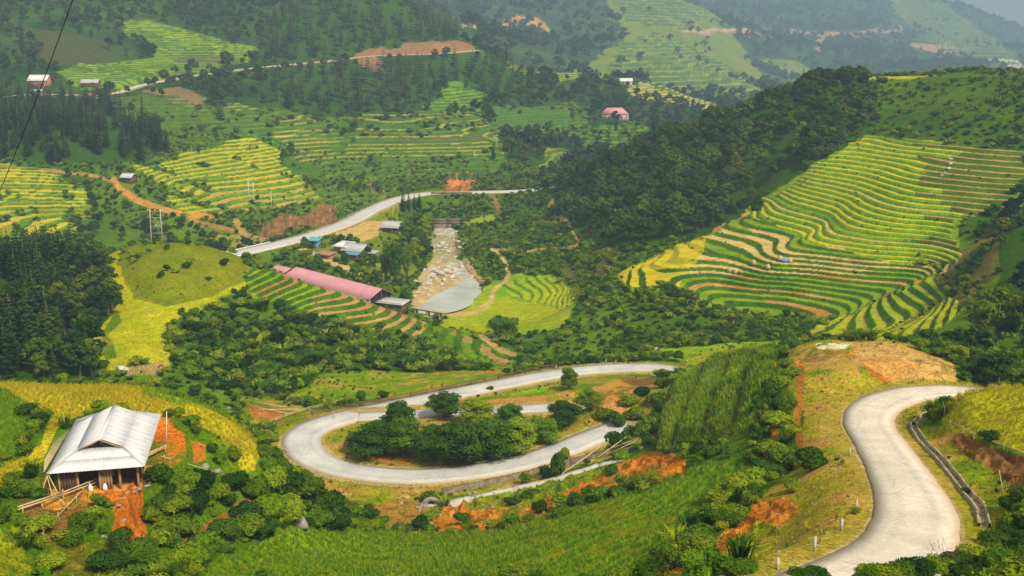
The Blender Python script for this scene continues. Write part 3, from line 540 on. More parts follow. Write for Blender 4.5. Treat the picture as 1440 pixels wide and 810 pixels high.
for q in ('spurU', 'midlow', 'northC', 'roadS', 'gapC', 'farC', 'farD', 'farE', 'mid', 'topA', 'topB', 'farA', 'rowsT', 'housek'): styl(q, far_)
styl('farB', gold)
m = (tid == [q[0] for q in TERR].index('mid')) & ~bank & (hsh > .35); ccol[m] = mixc((.34,.34,.02), (.44,.36,.08), .5 + .8 * fb)[m]
m = (tid == [q[0] for q in TERR].index('mid')) & (ph > stp + .35); ccol[m] = mixc((.06,.13,.015), (.11,.17,.02), .5 + .8 * fb)[m]
m = (tid == [q[0] for q in TERR].index('westB')) & ~bank & (v_ > 268) & (u_ > 290); ccol[m] = mixc((.5,.36,.14), (.42,.34,.06), .5 + .8 * fb)[m]
hole = (tid >= 0) & (Y_ > 380) & (fbm(tf * 62, lf * 62, 131, 3) > .34) & (tid != [q[0] for q in TERR].index('hillA')); ccls[hole] = SHRUB; ccol[hole] = mixc(SH1, SH2, .5 + .8 * fb)[hole]
# stubble and bank vegetation where the terrace steps meet the slope
rk = A['rid']; rdd = A['rd']
m = (rk >= 0) & (rk != 4) & (rdd < 1.0) & (Y_ < 640); 
ccol[m] = mixc((.36,.29,.16), (.46,.34,.2), .5 + .8 * fb)[m]; ccls[m] = ROAD
m = (rk == 0) & (rdd >= .8) & (rdd < 2.0); ccol[m] = mixc((.2,.22,.02), (.36,.26,.05), .5 + .9 * fb)[m]; ccls[m] = GRASS
m = (rk == 2) & (rdd >= .1) & (rdd < 2.0); ccol[m] = mixc((.24,.26,.02), (.42,.28,.06), .5 + .9 * fb)[m]; ccls[m] = GRASS
m = (rk == 3) & (rdd < 2.5) & (X_ < -96); q = m & (X_ < -93); ccls[q] = NONE; ccol[q] = mixc(SH1, SH2, .5 + .8 * fb)[q]
m = (rk == 4) & (rdd < 1.2); ccls[m] = ROAD; ccol[m] = mixc((.4,.3,.2), (.46,.34,.24), .5 + .8 * fb)[m]
ccol = np.clip(ccol, .003, .8)
lum = ccol @ np.array([.3, .6, .1]); veg = (ccol[:, 1] > ccol[:, 0] * .95)[:, None]; ccol = np.clip(np.where(veg, lum[:, None] + (ccol - lum[:, None]) * 1.25, ccol), .002, .8)
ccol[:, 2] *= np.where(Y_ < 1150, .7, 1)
print("painted", round(time.time() - T_START, 1))
def build_grid_mesh(name, verts, nr, nc, colors, mat):
    me = bpy.data.meshes.new(name); n = len(verts)
    me.vertices.add(n); me.vertices.foreach_set('co', verts.astype(np.float32).ravel())
    i = np.arange((nr - 1) * nc).reshape(nr - 1, nc)[:, :-1].ravel()
    q = np.stack([i, i + 1, i + nc + 1, i + nc], 1).astype(np.int32)
    me.loops.add(q.size); me.loops.foreach_set('vertex_index', q.ravel())
    me.polygons.add(len(q)); me.polygons.foreach_set('loop_start', np.arange(0, q.size, 4, dtype=np.int32)); me.polygons.foreach_set('loop_total', np.full(len(q), 4, np.int32))
    me.update(calc_edges=True)
    a = me.color_attributes.new('cover', 'FLOAT_COLOR', 'POINT'); c4 = np.ones((n, 4), np.float32); c4[:, :3] = colors; a.data.foreach_set('color', c4.ravel())
    me.materials.append(mat); me.shade_smooth()
    o = bpy.data.objects.new(name, me); COL.objects.link(o); return o
# ------------------------------------------------------------------ materials
def nmat(name):
    m = bpy.data.materials.new(name); m.use_nodes = True; nt = m.node_tree; nt.nodes.clear()
    out = nt.nodes.new("ShaderNodeOutputMaterial"); bs = nt.nodes.new("ShaderNodeBsdfPrincipled"); nt.links.new(bs.outputs[0], out.inputs[0])
    return m, nt, bs
def nd(nt, typ, **kw):
    n = nt.nodes.new(typ)
    for k, v in kw.items(): setattr(n, k, v)
    return n
def noise(nt, scale, detail=4, coord='Object', rough=.6, vec=None):
    if vec is None: tc_ = nd(nt, "ShaderNodeTexCoord"); vec = tc_.outputs[coord]
    n = nd(nt, "ShaderNodeTexNoise"); n.inputs['Scale'].default_value = scale; n.inputs['Detail'].default_value = detail; n.inputs['Roughness'].default_value = rough
    nt.links.new(vec, n.inputs['Vector']); return n
def ramp(nt, src, stops):
    r = nd(nt, "ShaderNodeValToRGB"); e = r.color_ramp.elements
    while len(e) < len(stops): e.new(0.5)
    for k, (p, c) in enumerate(stops): e[k].position = p; e[k].color = (*c, 1)
    nt.links.new(src, r.inputs[0]); return r
def bump(nt, bs, src, strength, dist):
    b = nd(nt, "ShaderNodeBump"); b.inputs['Strength'].default_value = strength; b.inputs['Distance'].default_value = dist
    nt.links.new(src, b.inputs['Height']); nt.links.new(b.outputs[0], bs.inputs['Normal']); return b
def mat_noise(name, c1, c2, scale=3.0, rough=.85, bmp=.3, dist=.02, c3=None, metallic=0.0, coord='Object', spec=.3):
    m, nt, bs = nmat(name)
    n = noise(nt, scale, 6, coord)
    st = [(.3, c1), (.7, c2)] if c3 is None else [(.25, c1), (.5, c2), (.78, c3)]
    r = ramp(nt, n.outputs[0], st); nt.links.new(r.outputs[0], bs.inputs['Base Color'])
    bs.inputs['Roughness'].default_value = rough; bs.inputs['Metallic'].default_value = metallic; bs.inputs['Specular IOR Level'].default_value = spec
    if bmp:
        n2 = noise(nt, scale * 6, 4, coord); bump(nt, bs, n2.outputs[0], bmp, dist)
    return m
def mat_ground():
    m, nt, bs = nmat('ground_cover')
    at = nd(nt, "ShaderNodeVertexColor"); at.layer_name = 'cover'
    geo = nd(nt, "ShaderNodeNewGeometry")
    n1 = noise(nt, 2.6, 5, vec=geo.outputs['Position'], rough=.7); n2 = noise(nt, .35, 5, vec=geo.outputs['Position'], rough=.65)
    mp = nd(nt, "ShaderNodeMapRange"); mp.inputs[1].default_value = .3; mp.inputs[2].default_value = .7; mp.inputs[3].default_value = .38; mp.inputs[4].default_value = 1.6
    nt.links.new(n1.outputs[0], mp.inputs[0])
    mp2 = nd(nt, "ShaderNodeMapRange"); mp2.inputs[1].default_value = .3; mp2.inputs[2].default_value = .7; mp2.inputs[3].default_value = .75; mp2.inputs[4].default_value = 1.25
    nt.links.new(n2.outputs[0], mp2.inputs[0])
    mu = nd(nt, "ShaderNodeMath", operation='MULTIPLY'); nt.links.new(mp.outputs[0], mu.inputs[0]); nt.links.new(mp2.outputs[0], mu.inputs[1])
    vm = nd(nt, "ShaderNodeVectorMath", operation='SCALE'); nt.links.new(at.outputs[0], vm.inputs[0]); nt.links.new(mu.outputs[0], vm.inputs['Scale'])
    nt.links.new(vm.outputs[0], bs.inputs['Base Color']); bs.inputs['Roughness'].default_value = .95; bs.inputs['Specular IOR Level'].default_value = .03
    ad = nd(nt, "ShaderNodeMath", operation='ADD'); nt.links.new(n1.outputs[0], ad.inputs[0]); nt.links.new(n2.outputs[0], ad.inputs[1])
    bump(nt, bs, ad.outputs[0], .8, .5)
    return m
def mat_leaf(name, cols, rnd_w=.6, scale=.08, trans=.25):
    """foliage: colour varies from plant to plant and patch to patch"""
    m, nt, bs = nmat(name)
    oi = nd(nt, "ShaderNodeObjectInfo"); geo = nd(nt, "ShaderNodeNewGeometry")
    n = noise(nt, scale, 3, vec=geo.outputs['Position']); n2 = noise(nt, 1.9, 4, vec=geo.outputs['Position'], rough=.75)
    a = nd(nt, "ShaderNodeMath", operation='MULTIPLY'); nt.links.new(oi.outputs['Random'], a.inputs[0]); a.inputs[1].default_value = rnd_w
    b = nd(nt, "ShaderNodeMath", operation='MULTIPLY_ADD'); nt.links.new(n.outputs[0], b.inputs[0]); b.inputs[1].default_value = .7; nt.links.new(a.outputs[0], b.inputs[2])
    c = nd(nt, "ShaderNodeMath", operation='MULTIPLY_ADD'); nt.links.new(n2.outputs[0], c.inputs[0]); c.inputs[1].default_value = .75; nt.links.new(b.outputs[0], c.inputs[2])
    d = nd(nt, "ShaderNodeMath", operation='SUBTRACT'); nt.links.new(c.outputs[0], d.inputs[0]); d.inputs[1].default_value = (.7 + .75 + rnd_w) / 2 - .5
    k = len(cols); r = ramp(nt, d.outputs[0], [(.2 + .6 * i / (k - 1), cc) for i, cc in enumerate(cols)])
    nt.links.new(r.outputs[0], bs.inputs['Base Color']); bs.inputs['Roughness'].default_value = .7; bs.inputs['Specular IOR Level'].default_value = .06
    if trans:
        out = [q for q in nt.nodes if q.type == 'OUTPUT_MATERIAL'][0]
        tr = nd(nt, "ShaderNodeBsdfTranslucent"); nt.links.new(r.outputs[0], tr.inputs[0]); mx = nd(nt, "ShaderNodeMixShader"); mx.inputs[0].default_value = trans
        nt.links.new(bs.outputs[0], mx.inputs[1]); nt.links.new(tr.outputs[0], mx.inputs[2]); nt.links.new(mx.outputs[0], out.inputs[0])
    return m
M_GROUND = mat_ground()
def mat_road(name, base, base2, crack):
    m, nt, bs = nmat(name)
    geo = nd(nt, "ShaderNodeNewGeometry")
    n = noise(nt, .22, 5, vec=geo.outputs['Position'], rough=.6); n2 = noise(nt, 3.5, 5, vec=geo.outputs['Position'], rough=.7)
    r = ramp(nt, n.outputs[0], [(.32, base), (.68, base2)])
    mp = nd(nt, "ShaderNodeMapRange"); mp.inputs[1].default_value = .3; mp.inputs[2].default_value = .7; mp.inputs[3].default_value = .74; mp.inputs[4].default_value = 1.16; nt.links.new(n2.outputs[0], mp.inputs[0])
    uvn = nd(nt, "ShaderNodeUVMap"); sp = nd(nt, "ShaderNodeSeparateXYZ"); nt.links.new(uvn.outputs[0], sp.inputs[0])
    # edge dust: towards the verge the concrete is stained with soil
    ab = nd(nt, "ShaderNodeMath", operation='ABSOLUTE'); nt.links.new(sp.outputs[0], ab.inputs[0])
    ad = nd(nt, "ShaderNodeMath", operation='MULTIPLY_ADD'); nt.links.new(n.outputs[0], ad.inputs[0]); ad.inputs[1].default_value = .35; nt.links.new(ab.outputs[0], ad.inputs[2])
    e = nd(nt, "ShaderNodeMapRange"); e.inputs[1].default_value = .92; e.inputs[2].default_value = 1.25; nt.links.new(ad.outputs[0], e.inputs[0])
    # expansion joints every few metres along the slab
    fr = nd(nt, "ShaderNodeMath", operation='FRACT'); mm = nd(nt, "ShaderNodeMath", operation='MULTIPLY'); mm.inputs[1].default_value = .25; nt.links.new(sp.outputs[1], mm.inputs[0]); nt.links.new(mm.outputs[0], fr.inputs[0])
    lt = nd(nt, "ShaderNodeMath", operation='LESS_THAN'); lt.inputs[1].default_value = .03; nt.links.new(fr.outputs[0], lt.inputs[0])
    jm = nd(nt, "ShaderNodeMath", operation='MULTIPLY'); jm.inputs[1].default_value = crack; nt.links.new(lt.outputs[0], jm.inputs[0])
    sc = nd(nt, "ShaderNodeMath", operation='SUBTRACT'); nt.links.new(mp.outputs[0], sc.inputs[0]); nt.links.new(jm.outputs[0], sc.inputs[1])
    vo_ = nd(nt, "ShaderNodeTexVoronoi"); vo_.feature = 'DISTANCE_TO_EDGE'; vo_.inputs['Scale'].default_value = .17; nt.links.new(geo.outputs['Position'], vo_.inputs['Vector'])
    ck = nd(nt, "ShaderNodeMath", operation='LESS_THAN'); ck.inputs[1].default_value = .008; nt.links.new(vo_.outputs['Distance'], ck.inputs[0])
    tr_ = nd(nt, "ShaderNodeMath", operation='SUBTRACT'); nt.links.new(ab.outputs[0], tr_.inputs[0]); tr_.inputs[1].default_value = .42
    tr2 = nd(nt, "ShaderNodeMath", operation='ABSOLUTE'); nt.links.new(tr_.outputs[0], tr2.inputs[0]); tr3 = nd(nt, "ShaderNodeMapRange"); tr3.inputs[1].default_value = 0; tr3.inputs[2].default_value = .2; tr3.inputs[3].default_value = .10; tr3.inputs[4].default_value = 0; nt.links.new(tr2.outputs[0], tr3.inputs[0])
    s1 = nd(nt, "ShaderNodeMath", operation='MULTIPLY_ADD'); nt.links.new(ck.outputs[0], s1.inputs[0]); s1.inputs[1].default_value = -crack * 1.5; nt.links.new(sc.outputs[0], s1.inputs[2])
    sc = nd(nt, "ShaderNodeMath", operation='SUBTRACT'); nt.links.new(s1.outputs[0], sc.inputs[0]); nt.links.new(tr3.outputs[0], sc.inputs[1])
    vm = nd(nt, "ShaderNodeVectorMath", operation='SCALE'); nt.links.new(r.outputs[0], vm.inputs[0]); nt.links.new(sc.outputs[0], vm.inputs['Scale'])
    mx = nd(nt, "ShaderNodeMix", data_type='RGBA'); nt.links.new(e.outputs[0], mx.inputs[0]); nt.links.new(vm.outputs[0], mx.inputs[6]); mx.inputs[7].default_value = (.42, .30, .17, 1)
    nt.links.new(mx.outputs[2], bs.inputs['Base Color']); bs.inputs['Roughness'].default_value = .85; bs.inputs['Specular IOR Level'].default_value = .2
    bump(nt, bs, n2.outputs[0], .3, .02); return m
M_ROADC = mat_road('pale_concrete_paving', (.54, .47, .39), (.70, .62, .53), .12)
M_ROADG = mat_road('grey_asphalt', (.42, .42, .42), (.58, .57, .54), .05)
M_ROADV = mat_road('valley_paving', (.50, .49, .47), (.60, .58, .55), .02)
def mat_water(name, c, rough):
    m, nt, bs = nmat(name); bs.inputs['Base Color'].default_value = (*c, 1); bs.inputs['Roughness'].default_value = rough; bs.inputs['IOR'].default_value = 1.33
    geo = nd(nt, "ShaderNodeNewGeometry"); n = noise(nt, 1.2, 4, vec=geo.outputs['Position']); bump(nt, bs, n.outputs[0], .25, .08)
    n2 = noise(nt, .12, 4, vec=geo.outputs['Position']); r = ramp(nt, n2.outputs[0], [(.35, tuple(q * .85 for q in c)), (.65, tuple(min(1, q * 1.15) for q in c))]); nt.links.new(r.outputs[0], bs.inputs['Base Color']); return m
M_WATER = mat_water('silty_water', (.42, .44, .38), .18)
M_FOAM = mat_noise('rapids_water', (.28, .24, .17), (.42, .38, .29), .30, .35, .6, .15, (.76, .75, .70), coord='Object')
def tag(o, label=None, cat=None, group=None, kind=None):
    if label: o['label'] = label
    if cat: o['category'] = cat
    if group: o['group'] = group
    if kind: o['kind'] = kind
    return o
def link(me, name, parent=None, loc=None):
    o = bpy.data.objects.new(name, me); COL.objects.link(o)
    if parent: o.parent = parent
    if loc is not None: o.location = loc
    return o
def mesh_np(name, V, Fq, mat=None, smooth=False, mi=None):
    """mesh from numpy verts and a list/array of faces (all the same size per array; or list of arrays)"""
    me = bpy.data.meshes.new(name); V = np.asarray(V, np.float32)
    if isinstance(Fq, np.ndarray): Fq = [Fq]
    Fq = [np.asarray(f, np.int32) for f in Fq if len(f)]
    tot = np.concatenate([np.full(len(f), f.shape[1], np.int32) for f in Fq]); loops = np.concatenate([f.ravel() for f in Fq])
    me.vertices.add(len(V)); me.vertices.foreach_set('co', V.ravel())
    me.loops.add(len(loops)); me.loops.foreach_set('vertex_index', loops)
    me.polygons.add(len(tot)); me.polygons.foreach_set('loop_start', np.concatenate([[0], np.cumsum(tot)[:-1]]).astype(np.int32)); me.polygons.foreach_set('loop_total', tot)
    if mi is not None: me.polygons.foreach_set('material_index', np.asarray(mi, np.int32))
    me.update(calc_edges=True); me.validate()
    if mat is not None:
        for q in (mat if isinstance(mat, (list, tuple)) else [mat]): me.materials.append(q)
    if smooth: me.shade_smooth()
    return me
# the ground sheet
gv = np.stack([A['x'], A['Y'], zf + Z0], 1)
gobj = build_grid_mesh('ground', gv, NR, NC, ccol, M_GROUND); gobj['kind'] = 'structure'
# roads: ribbons with a cambered slab edge
def ribbon(name, line, hw, mat, lift=.03, width_fn=None, wob=0.15):
    p = line.copy(); L = np.concatenate([[0], np.cumsum(np.hypot(*(np.diff(p[:, :2], axis=0)).T))])
    n = int(L[-1] / 1.2) + 2; l = np.linspace(0, L[-1], n); q = np.stack([np.interp(l, L, p[:, k]) for k in range(3)], 1)
    d = np.gradient(q[:, :2], axis=0); d /= np.linalg.norm(d, axis=1)[:, None]; nrm = np.stack([-d[:, 1], d[:, 0]], 1)
    prof = [(-1.0, -.35), (-1.0, 0), (-.5, .03), (0, .05), (.5, .03), (1.0, 0), (1.0, -.35)]
    V = []; UV = []
    for i in range(n):
        w = hw * (width_fn(l[i] / L[-1]) if width_fn else 1)
        for k, (a, z) in enumerate(prof):
            ww = w + wob * (vn(np.array([l[i] / 1.7]), np.array([k > 3]) * 7.7, 5)[0] - .5) if abs(a) == 1 else w
            V.append((q[i, 0] + nrm[i, 0] * a * ww, q[i, 1] + nrm[i, 1] * a * ww, q[i, 2] + Z0 + lift + z)); UV.append((a, l[i]))
    m = len(prof); idx = np.arange((n - 1) * m).reshape(n - 1, m)[:, :-1].ravel(); f = np.stack([idx, idx + 1, idx + m + 1, idx + m], 1)
    me = mesh_np(name, V, f, mat, True); uv = me.uv_layers.new(name='UVMap'); UV = np.array(UV, np.float32)
    uv.data.foreach_set('uv', UV[f.ravel()].ravel()); o = link(me, name); o['kind'] = 'structure'
    if f.shape[0] and np.array(V)[:, 2].size: pass
    return o
def bend(x, c, w, a): return a * math.exp(-((x - c) / w) ** 2)
ribbon('road', ROADS['hairpin'][0], 2.9, M_ROADG, width_fn=lambda x: 1 + bend(x, .52, .1, .22))
ribbon('road', ROADS['branch'][0], 2.2, M_ROADG, lift=.01)
ribbon('road', ROADS['near'][0], 2.6, M_ROADC, width_fn=lambda x: 1 + bend(x, .33, .12, .05) + bend(x, .78, .1, .1))
ribbon('road', ROADS['valley'][0], 4.8, M_ROADV)
ribbon('road', ROADS['upper'][0], 2.6, M_ROADC, lift=.3)
# ------------------------------------------------------------------ plants: prototypes
M_BARK = mat_noise('bark', (.10, .075, .05), (.20, .16, .11), 2.0, .95, .5, .03)
M_LBROAD = mat_leaf('broadleaf_foliage', [(0.013, 0.042, 0.0045), (0.041, 0.100, 0.0060), (0.121, 0.180, 0.0090)])
M_LDARK = mat_leaf('dark_needle_foliage', [(0.007, 0.024, 0.0060), (0.020, 0.052, 0.0075), (0.058, 0.090, 0.0090)], trans=.12)
M_LHILL = mat_leaf('hill_wood_foliage', [(0.013, 0.044, 0.0045), (0.045, 0.100, 0.0075), (0.133, 0.180, 0.0090)])
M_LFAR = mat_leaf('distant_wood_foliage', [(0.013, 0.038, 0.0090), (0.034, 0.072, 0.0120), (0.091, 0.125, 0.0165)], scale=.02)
M_LSHRUB = mat_leaf('shrub_foliage', [(0.017, 0.056, 0.0030), (0.079, 0.155, 0.0037), (0.242, 0.290, 0.0060)])
M_LLIME = mat_leaf('thicket_foliage', [(0.013, 0.056, 0.0037), (0.068, 0.170, 0.0045), (0.254, 0.340, 0.0075)])
M_RICEY = mat_leaf('ripe_rice', [(.27, .28, .008), (.42, .35, .010), (.54, .41, .014)], scale=.15)
M_RICEG = mat_leaf('green_rice', [(0.095, 0.200, 0.0075), (0.170, 0.270, 0.0090), (0.290, 0.330, 0.0105)], scale=.15)
M_GRASSM = mat_leaf('rough_grass', [(0.105, 0.170, 0.0090), (0.226, 0.240, 0.0120), (0.411, 0.300, 0.0225)], scale=.2)
M_LTREE = mat_leaf('grove_foliage', [(0.034, 0.095, 0.0030), (0.085, 0.185, 0.0037), (0.230, 0.310, 0.0060)])
M_DRY = mat_noise('dry_wood', (.38, .29, .18), (.58, .48, .34), 3, .9, .4, .01)
def ico(sub=1):
    bm = bmesh.new(); bmesh.ops.create_icosphere(bm, subdivisions=sub, radius=1)
    V = np.array([v.co[:] for v in bm.verts]); Fc = np.array([[v.index for v in f.verts] for f in bm.faces]); bm.free(); return V, Fc
ICO1 = ico(1); ICO2 = ico(2)
def cards(P, Nn, size, rng, asp=1.5, droop=0.0):
    """one small leafy face per point, facing roughly along Nn"""
    n = len(P); a = rng.normal(size=(n, 3)); a -= (a * Nn).sum(1)[:, None] * Nn; a /= np.linalg.norm(a, axis=1)[:, None] + 1e-9
    if droop: a[:, 2] -= droop; a /= np.linalg.norm(a, axis=1)[:, None]
    b = np.cross(Nn, a); b /= np.linalg.norm(b, axis=1)[:, None] + 1e-9; s = (size * rng.uniform(.6, 1.35, n))[:, None]
    V = np.stack([P - a * s * asp * .5, P + b * s * .5 + a * s * .1, P + a * s * asp * .5, P - b * s * .5 + a * s * .1], 1).reshape(-1, 3)
    return V, np.arange(4 * n).reshape(n, 4)
def tube(path, rad, sides=5):
    path = np.array(path, float); n = len(path); V = []
    for i in range(n):
        d = path[min(i + 1, n - 1)] - path[max(i - 1, 0)]; d /= np.linalg.norm(d) + 1e-9
        a = np.cross(d, [0, 0, 1.0]) if abs(d[2]) < .9 else np.cross(d, [1.0, 0, 0]); a /= np.linalg.norm(a); b = np.cross(d, a)
        for k in range(sides):
            q = 2 * math.pi * k / sides; V.append(path[i] + (a * math.cos(q) + b * math.sin(q)) * rad[i])
    Fq = []
    for i in range(n - 1):
        for k in range(sides): Fq.append([i * sides + k, i * sides + (k + 1) % sides, (i + 1) * sides + (k + 1) % sides, (i + 1) * sides + k])
    c0 = len(V); V.append(path[0]); V.append(path[-1])
    T = [[c0, (k + 1) % sides, k] for k in range(sides)] + [[c0 + 1, (n - 1) * sides + k, (n - 1) * sides + (k + 1) % sides] for k in range(sides)]
    return np.array(V), np.array(Fq), np.array(T)
class Geo:
    def __init__(s): s.V = []; s.Q = []; s.T = []; s.mq = []; s.mt = []; s.n = 0
    def add(s, V, Q=None, T=None, mi=0):
        V = np.asarray(V, float); s.V.append(V)
        if Q is not None and len(Q): s.Q.append(np.asarray(Q) + s.n); s.mq += [mi] * len(Q)
        if T is not None and len(T): s.T.append(np.asarray(T) + s.n); s.mt += [mi] * len(T)
        s.n += len(V)
    def mesh(s, name, mat, smooth=False):
        mat = mat if mat is not None else []
        Fq = []; 
        if s.Q: Fq.append(np.concatenate(s.Q))
        if s.T: Fq.append(np.concatenate(s.T))
        me = mesh_np(name, np.concatenate(s.V), Fq, mat, smooth, s.mq + s.mt); return me
def crown_points(blobs, n, rng, low=-.6):
    c = np.array([b[:3] for b in blobs]); r = np.array([b[3:6] for b in blobs]); w = (r[:, 0] * r[:, 2]); k = rng.choice(len(blobs), n, p=w / w.sum())
    d = rng.normal(size=(n, 3)); d /= np.linalg.norm(d, axis=1)[:, None]; d[:, 2] = np.where(d[:, 2] < low, -d[:, 2], d[:, 2])
    rr = rng.uniform(.82, 1.12, n)[:, None]; P = c[k] + d * r[k] * rr
    Nn = d / r[k] ; Nn = Nn / np.linalg.norm(Nn, axis=1)[:, None] + rng.normal(size=(n, 3)) * .55; Nn /= np.linalg.norm(Nn, axis=1)[:, None]
    return P, Nn
def lumps(g, blobs, rng, mi, shrink=.86, sub=ICO1):
    for b in blobs:
        V = sub[0] * (1 + rng.uniform(-.2, .15, (len(sub[0]), 1))) * np.array(b[3:6]) * shrink + np.array(b[:3]); g.add(V, None, sub[1], mi)
def broadleaf(seed, n_blob, n_card, csize, H=9.0, W=3.4, split=False, trunk_frac=.3, mats=None, lump=True, shape=1.0):
    rng = np.random.default_rng(seed); gt_ = Geo(); gc = Geo(); base = H * trunk_frac
    lean = rng.normal(size=2) * .25
    gt_.add(*[q for q in (lambda a: (a[0], a[1], a[2]))(tube([(0, 0, -.6), (lean[0] * .3, lean[1] * .3, base * .6), (lean[0], lean[1], base * 1.3), (lean[0] * 1.3, lean[1], H * .7)], [.026 * H, .02 * H, .015 * H, .005 * H], 6))], 0)
    blobs = []
    for k in range(n_blob):
        a = k * 2.4 + rng.uniform(0, .8); q = (k + .5) / n_blob; zc = base + (H - base) * (.2 + .66 * q)
        rad = W * (1 - abs(q - .35) ** 1.5 * .95) * rng.uniform(.35, .75) * (0 if k == n_blob - 1 else 1)
        r = W * rng.uniform(.34, .52) * (1 - .28 * q) * shape
        c = (lean[0] + math.cos(a) * rad, lean[1] + math.sin(a) * rad, zc)
        blobs.append((*c, r, r, r * rng.uniform(.62, .85)))
        if k % 2 == 0 and k < n_blob - 1:
            gt_.add(*tube([(lean[0], lean[1], base * rng.uniform(.8, 1.3)), ((c[0] + lean[0]) * .55, (c[1] + lean[1]) * .55, (zc + base) * .5), c], [.011 * H, .008 * H, .004 * H], 4), 0)
    if lump: lumps(gc, blobs, rng, 0, .8)
    P, Nn = crown_points(blobs, n_card, rng); V, Q = cards(P, Nn, csize, rng); gc.add(V, Q, None, 0)
    if split: return gt_, gc
    g = Geo(); 
    for V in gt_.V: pass
    g.V = gt_.V + gc.V; off = gt_.n; g.Q = gt_.Q + [q + off for q in gc.Q]; g.T = gt_.T + [q + off for q in gc.T]
    g.mq = [0] * len(gt_.mq) + [1] * len(gc.mq); g.mt = [0] * len(gt_.mt) + [1] * len(gc.mt); g.n = gt_.n + gc.n
    return g
def conifer(seed, tiers, per, H=11.0, W=2.2, split=False, droop=.35):
    rng = np.random.default_rng(seed); gt_ = Geo(); gc = Geo()
    gt_.add(*tube([(0, 0, -.6), (0, 0, H * .5), (rng.uniform(-.1, .1), 0, H * .98)], [.018 * H, .011 * H, .002 * H], 5), 0)
    P = []; 
    for i in range(tiers):
        q = i / (tiers - 1); z = H * (.12 + .86 * q); R = W * (1 - q) ** .8 * (1 if i > 1 else .8) + .12
        for k in range(max(4, int(per * (1 - .5 * q)))):
            a = 6.283 * (k + rng.uniform(0, .7)) / per * (1 if q < .5 else 1.6); r = R * rng.uniform(.7, 1.12); d = np.array([math.cos(a), math.sin(a), 0]); s = np.array([-d[1], d[0], 0]); w = r * .28 + .12
            z0 = z + rng.uniform(-.2, .2); tip = d * r + [0, 0, z0 - droop * r]; mid = d * r * .55 + [0, 0, z0 - .02 * r]
            V = np.array([d * .05 + [0, 0, z0 + .1 * r], mid + s * w, tip, mid - s * w, mid + [0, 0, -.3 * w - .1]])
            gc.add(V, [[0, 1, 2, 3]], [[1, 4, 2], [4, 3, 2]], 0)
    if split: return gt_, gc
    g = Geo(); g.V = gt_.V + gc.V; off = gt_.n; g.Q = gt_.Q + [q + off for q in gc.Q]; g.T = gt_.T + [q + off for q in gc.T]
    g.mq = [0] * len(gt_.mq) + [1] * len(gc.mq); g.mt = [0] * len(gt_.mt) + [1] * len(gc.mt); g.n = gt_.n + gc.n
    return g
def shrub(seed, nb, n_card, csize, H=2.0, W=1.6, lump=True):
    rng = np.random.default_rng(seed); g = Geo(); blobs = []
    for k in range(nb):
        a = k * 2.4; rad = W * .5 * rng.uniform(.2, 1) * (k > 0); r = W * rng.uniform(.35, .55); blobs.append((math.cos(a) * rad, math.sin(a) * rad, H * rng.uniform(.25, .6), r, r, r * rng.uniform(.6, .95)))
    if lump: lumps(g, blobs, rng, 0, .78)
    P, Nn = crown_points(blobs, n_card, rng, -.3); V, Q = cards(P, Nn, csize, rng); g.add(V, Q, None, 0)
    return g
def tuft(seed, n, H, spread, wid, arch=.5):
    rng = np.random.default_rng(seed); g = Geo()
    for k in range(n):
        a = rng.uniform(0, 6.283); d = np.array([math.cos(a), math.sin(a), 0]); s = np.array([-d[1], d[0], 0]); b = d * rng.uniform(0, spread * .5); h = H * rng.uniform(.7, 1.15); w = wid * rng.uniform(.7, 1.2)
        m = b + d * h * .18 * arch + [0, 0, h * .6]; t = b + d * h * .55 * arch + [0, 0, h * (1 - .25 * arch)]
        g.add([b + s * w * .5 - [0, 0, .1], b - s * w * .5 - [0, 0, .1], m - s * w * .5, m + s * w * .5, t], [[0, 1, 2, 3]], [[3, 2, 4]], 0)
    return g
def bamboo(seed, n_culm=16, H=12.0, n_card=2200):
    rng = np.random.default_rng(seed); gt_ = Geo(); gc = Geo(); blobs = []
    for k in range(n_culm):
        a = k * 2.4; r0 = .2 + .5 * rng.random(); out = rng.uniform(.6, 3.0); h = H * rng.uniform(.65, 1); d = np.array([math.cos(a), math.sin(a)])
        p = [(*(d * r0), -.5), (*(d * (r0 + out * .2)), h * .5), (*(d * (r0 + out * .6)), h * .82), (*(d * (r0 + out)), h * .93)]
        gt_.add(*tube(p, [.07, .055, .035, .012], 4), 0)
        for q in (.45, .62, .78, .9):
            blobs.append((d[0] * (r0 + out * q * q * 1.1), d[1] * (r0 + out * q * q * 1.1), h * q, .95, .95, 1.25))
    lumps(gc, blobs[::2], rng, 0, .75); P, Nn = crown_points(blobs, n_card, rng, -1); V, Q = cards(P, Nn, .42, rng, 2.2, .6); gc.add(V, Q, None, 0)
    return gt_, gc
PB = [broadleaf(10 + k, 9, 420, .62).mesh('broadleaf_tree', [M_BARK, M_LHILL]) for k in range(4)]
PBF = [broadleaf(30 + k, 6, 110, 1.2).mesh('broadleaf_tree', [M_BARK, M_LFAR]) for k in range(3)]
PC = [conifer(40 + k, 15, 9, 11, 2.3).mesh('conifer_tree', [M_BARK, M_LDARK]) for k in range(3)]
PCF = [conifer(50 + k, 8, 6, 11, 2.5).mesh('conifer_tree', [M_BARK, M_LDARK]) for k in range(2)]
PS = [shrub(60 + k, 6, 420, .19).mesh('shrub', M_LSHRUB) for k in range(4)]
PS += [shrub(160 + k, 7, 330, .30, 2.6, 1.3, lump=False).mesh('shrub', M_LTREE) for k in range(2)] + [tuft(170, 46, 2.3, 1.3, .16, 1.1).mesh('shrub', M_LSHRUB)]
PSM = [shrub(70 + k, 5, 90, .5).mesh('shrub', M_LSHRUB) for k in range(3)]
